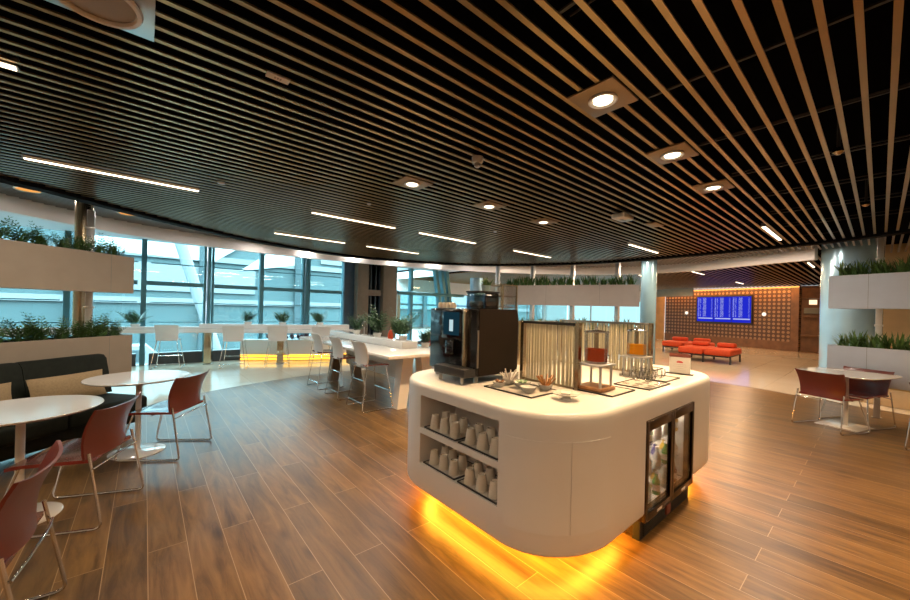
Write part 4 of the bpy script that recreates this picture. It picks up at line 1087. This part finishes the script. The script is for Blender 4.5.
# ------------------------------------------------------------------ trays, glasses, bowls, sign
tA = tray(2.335, 2.675, 1.13, 1.42, .951, 'pale tray with black rim under the amber juice dispenser', 'serving_tray')
tB = tray(2.77, 3.17, 1.07, 1.335, .951, 'pale tray with black rim holding the glasses', 'serving_tray')
tC = tray(3.22, 3.53, 1.12, 1.275, .951, 'pale tray with black rim right of the glasses', 'serving_tray')
tD = tray(3.80, 4.00, 1.42, 1.66, .951, 'small pale tray with black rim near the standing card', 'serving_tray')
g0 = None
GP = [(2.84, 1.11), (2.93, 1.12), (3.02, 1.11), (3.11, 1.12), (2.84, 1.20), (2.93, 1.21), (3.02, 1.20), (3.11, 1.21), (2.88, 1.29), (3.08, 1.29)]
for i, (x, y) in enumerate(GP):
    lab = 'clear stemmed glass on the counter tray, %s row, %s from the left' % ('near' if y < 1.15 else 'middle' if y < 1.25 else 'far', ORD[i % 4])
    if g0 is None:
        g0 = thing('stemmed_glass', lab, 'glass', (x, y, .9565), 0, 'glasses on the counter tray')
        b = MB(); b.lathe([(.012, .045), (.028, .062), (.033, .085), (.029, .115), (.028, .115), (.031, .085), (.026, .065), (.001, .05)], n=20, cap=False); b.build('bowl', M['thinglass'], g0)
        b = MB(); b.lathe([(.026, 0), (.026, .002), (.004, .006), (.0035, .04), (.008, .046)], n=16); b.build('stem', M['thinglass'], g0)
    else: dup(g0, (x, y, .9565), 0, lab, 'glasses on the counter tray')
# snack bowls on a tray
tray(1.86, 2.19, 1.42, 1.84, .951, 'black rimmed tray holding the snack bowls beside the coffee machine', 'serving_tray')
def bowl(x, y, r_, h, lab, fill=None, n=0, fm=None):
    t = thing('snack_bowl', lab, 'bowl', (x, y, .9565), 0, 'bowls on the snack tray')
    b = MB(); b.lathe([(r_*.35, 0), (r_*.4, .004), (r_*.8, h*.5), (r_, h), (r_*.96, h), (r_*.74, h*.52), (r_*.3, .01), (.001, .01)], n=24, cap=False); b.build('dish', M['ceramic'], t)
    if fill: clustered(fill, x, y, r_, h, n, fm)
def clustered(kind, x, y, r_, h, n, fm):
    for i in range(n):
        an = 2*PI*i/n+rng.uniform(-.2, .2); q = r_*rng.uniform(.1, .45)
        b = MB()
        if kind == 'stick':
            L = rng.uniform(.085, .105); lean = rng.uniform(.3, 1.0)
            p0 = Vector((x+q*.6*math.cos(an), y+q*.6*math.sin(an), .9565+.018)); dr = Vector((math.cos(an)*lean, math.sin(an)*lean, 1)).normalized()
            b.tube([tuple(p0), tuple(p0+dr*L)], .0045, 6)
            nm = 'sugar_stick'
        else:
            p0 = Vector((x+q*1.1*math.cos(an), y+q*1.1*math.sin(an), .9565+h*.75)); dr = Vector((math.cos(an)*.8, math.sin(an)*.8, .7)).normalized()*.028; sd_ = Vector((-math.sin(an), math.cos(an), 0))*.012
            up = dr.cross(sd_).normalized()*.0012
            vs = [p0-dr-sd_, p0-dr+sd_, p0+dr+sd_, p0+dr-sd_]
            b.loft([[tuple(v-up) for v in vs], [tuple(v+up) for v in vs]]); nm = 'sachet'
        tag(b.build(nm, M[fm]), {'biscuit': 'brown sugar stick fanned out of the bowl at the screen side', 'sachet': 'white sachet standing in the back left bowl', 'greenleaf': 'pale green sachet in the middle bowl', 'oak': 'brown sweet in the left bowl'}[fm], {'stick': 'sugar stick'}.get(kind, 'sachet'),
            {'biscuit': 'brown sugar sticks', 'sachet': 'white sachets', 'greenleaf': 'green sachets', 'oak': 'brown sweets'}[fm])
bowl(1.955, 1.52, .055, .042, 'white bowl at the front corner of the snack tray')
bowl(2.04, 1.64, .062, .045, 'white bowl of green sachets in the middle of the snack tray', 'sachets', 7, 'greenleaf')
bowl(1.93, 1.755, .05, .04, 'white bowl of brown sweets at the machine end of the snack tray', 'sachets', 6, 'oak')
bowl(2.12, 1.50, .05, .042, 'white bowl of brown sugar sticks by the rod screen', 'stick', 12, 'biscuit')
bowl(2.06, 1.775, .052, .045, 'white bowl of white sachets at the back of the snack tray', 'stick', 12, 'sachet')
t = thing('footed_plate', 'shallow white plate on a low foot, alone near the counter edge', 'plate', (2.03, 1.28, .951))
b = MB(); b.lathe([(.035, 0), (.03, .003), (.018, .02), (.03, .028)], n=24); b.build('foot', M['ceramic'], t)
b = MB(); b.lathe([(.03, .0285), (.075, .034), (.085, .04), (.083, .043), (.07, .038), (.001, .036)], n=32, cap=False); b.build('dish', M['ceramic'], t)
b = MB(); b.box(-.04, .035, -.03, .03, .037, .045, bev=.002, rot=.5); tag(b.build('folded_napkin', M['sachet'], None), 'folded pale napkin lying on the footed plate', 'napkin').location = (2.03, 1.28, .953)
# standing card
t = thing('counter_card', 'white upright information card with brown header on the counter end', 'sign', (3.80, 1.21, .951), face(-1, -.15)+PI)
b = MB(); b.box(-.085, .085, -.002, .002, .01, .19); b.build('card', M['card'], t)
b = MB(); b.box(-.085, .085, -.0045, -.0025, .158, .192); b.box(-.085, .085, .0025, .0045, .158, .192); b.build('header', M['cardbrown'], t)
b = MB(); b.box(-.025, .025, -.0035, -.0022, .105, .115); b.box(-.018, .018, -.0035, -.0022, .117, .122); b.box(-.025, .025, .0022, .0035, .105, .115); b.build('red_mark', M['cardred'], t)
b = MB()
for k, ww in enumerate((.05, .055, .03, .05)): b.box(-ww, ww, .0022, .0032, .088-.018*k, .0895-.018*k); b.box(-ww, ww, -.0032, -.0022, .088-.018*k, .0895-.018*k)
b.build('printed_lines', M['cardgrey'], t)
b = MB(); b.box(-.11, .11, -.035, .035, 0, .009, bev=.003); b.build('holder', M['trayblack'], t)

# ------------------------------------------------------------------ lobby: screen, benches, cylinders
wm = w = bpy.data.objects['wall_far']
def wallpt(s, off=0):   # s along wall from left end W1
    d = (W0-W1).normalized(); nrm = Vector((d.y, -d.x))
    if nrm.x > 0: nrm = -nrm
    return W1+d*s+nrm*off
def ray_s(px):          # where a photograph column meets the timber wall
    s0, s1 = 0, wl
    for _ in range(40):
        mid = (s0+s1)/2; p = wallpt(mid); c = (p.x*Rt.x+p.y*Rt.y)/(p.x*F.x+p.y*F.y)*f+455
        if c < px: s0 = mid
        else: s1 = mid
    return mid
sa, sb = ray_s(697.5), ray_s(753)
p = wallpt(sa, .09)
t = thing('departures_display', 'three panel blue flight information screen on the timber wall', 'screen', (p.x, p.y, 1.12), wrz)
SL = sb-sa; HH = 1.46
b = MB(); b.box(0, SL, 0, .075, 0, HH, bev=.01); b.build('casing', M['trayblack'], t)
pw = (SL-.12)/3
for k in range(3):
    b = MB(); b.box(.04+k*(pw+.02), .04+k*(pw+.02)+pw, -.006, -.001, .08, HH-.08); b.build('panel', M['screen'], t)
for px, py, lab in ((687.5, 313, 'small white round wall lamp left of the flight screen'), (765, 314, 'small white round wall lamp right of the flight screen')):
    q = wallpt(ray_s(px), .08); b = MB(); b.ell((0, 0, 0), (.09, .05, .09)); o = b.build('wall_lamp', M['whitelamp']); o.location = (q.x, q.y, 1.58+.06); o.rotation_euler = (0, 0, wrz)
    tag(o, lab, 'lamp')
q0 = at(673, 283, 2.9+.0); sA, sB = ray_s(673), ray_s(713)
qa, qb = wallpt(sA, 1.6), wallpt(sB, 1.6)
b = MB(); b.prism([(qa.x, qa.y), (qb.x, qb.y), (qb.x-.06, qb.y), (qa.x-.06, qa.y)], 2.50, 2.92); tag(b.build('ceiling_baffle', M['shade']), 'grey panel hanging from the lobby ceiling left of the screen', 'panel')
def bench(x0, x1, y0, y1, lab, n=2):
    t = thing('lounge_bench', lab, 'bench', (0, 0, 0)); L = (y1-y0)/n
    for k in range(n):
        b = MB(); b.box(x0, x1, y0+k*L+.01, y0+(k+1)*L-.01, .25, .45, bev=.06, seg=3); b.build('seat', M['orange'], t)
        b = MB(); b.box(x1-.42, x1-.12, y0+k*L+.12, y0+(k+1)*L-.12, .452, .60, bev=.05, seg=3); b.build('bolster', M['orange'], t)
    for x in (x0+.12, x1-.12):
        for y in (y0+.02, (y0+y1)/2, y1-.06):
            b = MB(); b.box(x-.03, x+.03, y, y+.04, 0, .249); b.build('leg', M['rubber'], t)
    b = MB(); b.box(x0+.1, x1-.1, y0+.08, y1-.08, .20, .248); b.build('frame', M['rubber'], t)
bench(13.7, 15.15, 2.97, 4.45, 'low orange upholstered bench nearest the flight screen, right one')
bench(15.9, 17.1, 4.2, 5.75, 'low orange upholstered bench farther back, left one')
# glass columns
def cyl_col(x, y, r_, lab, m='glassblue', z1=3.19):
    t = thing('glass_column', lab, 'column', (x, y, 0))
    b = MB(); b.lathe([(r_, .08), (r_, z1)], n=64); b.build('cladding', M[m], t)
    b = MB(); b.lathe([(r_+.01, 0), (r_+.01, .078)], n=64); b.build('base_ring', M['steel'], t)
cyl_col(11.45, .43, .46, 'wide pale blue glass clad column behind the right troughs')
cyl_col(7.9, 8.75-.5, .20, 'narrow pale blue glass column behind the coffee machine', z1=2.2+.3)
dd = 10.2; l = (648-455)/f*dd; cyl_col(F.x*dd+Rt.x*l, F.y*dd+Rt.y*l, .20, 'pale blue column right of the long middle trough', m='glassdeep')
# shelf unit right of timber wall
t = thing('shelf_unit', 'walnut shelf unit with lit openings beside the timber screen', 'shelf', (22.1, 1.45, 0))
b = MB(); b.box(0, .06, 0, .85, 0, 2.9); b.build('back', M['cabinet'], t)
for z in (.0, .72, 1.55, 2.35, 2.85):
    b = MB(); b.box(-.4, 0, 0, .85, z, z+.05); b.build('shelf', M['cabinet'], t)
b = MB(); b.box(-.08, -.01, .1, .75, 1.7, 1.95); b.build('dark_glass', M['shade'], t)
b = MB(); b.box(-.02, -.001, .35, .6, 2.1, 2.3); b.build('lit_panel', M['farwin'], t)
# tan bench at right
t = thing('banquette_bench', 'low tan upholstered bench behind the right troughs', 'bench', (9.95, -.55, 0), R(-18+90))
b = MB(); b.box(-1.2, .75, -.3, .25, .0, .30, bev=.01); b.build('base', M['warmwall'], t)
b = MB(); b.box(-1.2, .75, -.28, .27, .302, .46, bev=.04, seg=3); b.build('seat', M['tanbench'], t)

# ------------------------------------------------------------------ lights
def area(name, loc, sx, sy, e, col, rot=(0, 0, 0), spread=180):
    l = bpy.data.lights.new(name, 'AREA'); l.shape = 'RECTANGLE'; l.size = sx; l.size_y = sy; l.energy = e; l.color = col; l.spread = R(spread)
    o = bpy.data.objects.new(name, l); C.objects.link(o); o.location = loc; o.rotation_euler = rot; return o
for i, (x, y, z) in enumerate(LAMPS): area('linear_and_fill_lamp', (x, y, 2.68), 1.2, .05, 22, (1, .88, .72))
for x, y in DL+[(5.1, 2.925), (5.0, 1.025)]:
    l = bpy.data.lights.new('downlight_and_fill_lamp', 'SPOT'); l.energy = 145; l.color = (1, .65, .33); l.spot_size = R(120); l.spot_blend = .7; l.shadow_soft_size = .06
    o = bpy.data.objects.new('downlight_and_fill_lamp', l); C.objects.link(o); o.location = (x, y, 2.66)
for x, y in ((1.5, -1.2), (4.5, -1.2), (-1.6, 1.0), (-1.8, -1.2), (7.0, -1.6), (9.2, -.8)):  # unseen spots added out of view as fill light
    l = bpy.data.lights.new('downlight_and_fill_lamp', 'SPOT'); l.energy = 110; l.color = (1, .56, .22); l.spot_size = R(125); l.spot_blend = .7; l.shadow_soft_size = .06
    o = bpy.data.objects.new('downlight_and_fill_lamp', l); C.objects.link(o); o.location = (x, y, 2.66)
for x, y in ((10.3, 3.0), (13.5, 3.0), (13.5, 6), (17, 3.5), (17, 7), (20.3, 4), (20.3, 7), (11, 8.5), (14, 11), (18, 11)):
    area('lobby_lamp', (x, y, 2.88), .6, .6, 60, (1, .62, .32))
p = wallpt(wl/2, .35); area('cove_lamp', (p.x, p.y, 2.85), wl, .08, 75, (1, .42, .12), (R(20), 0, wrz))
for i in range(3): pass
for i, (x, y) in enumerate(OL): area('bulkhead_fill_lamp', (x, y, 2.975), .16, .16, 27 if i > 8 else 7, (1, .80, .62) if i > 8 else (1, .90, .82))  # pale lamps added at the amber downlights to brighten the white bulkhead
# fridge glow
area('fridge_light', (FX[0]+.46, Y0+.27, .765), .8, .25, 28, (1, .85, .65), (0, 0, 0))
for x, y in ((-1.0, -.9), (1.6, -2.4), (4.2, -.9), (-2.4, 2.0)): area('linear_and_fill_lamp', (x, y, 2.68), 1.2, .05, 25, (1, .74, .50))  # unseen lamps added out of view to brighten the counter front
# window portals let the daylight in efficiently
def portal(loc, sx, sy, rot):
    o = area('window_portal', loc, sx, sy, 1, (1, 1, 1), rot); o.data.cycles.is_portal = True
portal((.45, 11.62, 1.6), 9.1, 2.8, (R(-90), 0, 0))
portal((7.8, 11.62, 1.6), 2.2, 2.8, (R(-90), 0, 0))
portal((16.6, 15.4, 1.4), 14.5, 1.9, (R(-90), 0, 0))

wd_ = bpy.data.worlds.new('world'); sc.world = wd_; wd_.use_nodes = True; nt = wd_.node_tree; nt.nodes.clear()
N = nt.nodes.new; L_ = nt.links.new
tc = N('ShaderNodeTexCoord'); sp = N('ShaderNodeSeparateXYZ'); L_(tc.outputs['Generated'], sp.inputs[0])
rp = N('ShaderNodeValToRGB'); rp.color_ramp.elements[0].position = .12; rp.color_ramp.elements[0].color = (.045, .052, .055, 1); rp.color_ramp.elements[1].position = .55; rp.color_ramp.elements[1].color = (.74, .88, 1, 1)
L_(sp.outputs['Z'], rp.inputs[0])
bg = N('ShaderNodeBackground'); L_(rp.outputs[0], bg.inputs[0]); bg.inputs[1].default_value = 26
wo_ = N('ShaderNodeOutputWorld'); L_(bg.outputs[0], wo_.inputs[0])

sn_ = bpy.data.lights.new('sun', 'SUN'); sn_.energy = .6; sn_.angle = R(3); sn_.color = (1, .97, .92)
so = bpy.data.objects.new('sun', sn_); C.objects.link(so); so.rotation_euler = (R(48), 0, R(-20))
vs = sc.view_settings; vs.view_transform = 'Standard'; vs.look = 'None'; vs.gamma = 1; vs.exposure = 0; vs.use_curve_mapping = False
sc.cycles.max_bounces = 8; sc.cycles.transparent_max_bounces = 16; sc.cycles.sample_clamp_indirect = 4
sc.cycles.caustics_reflective = False; sc.cycles.caustics_refractive = False
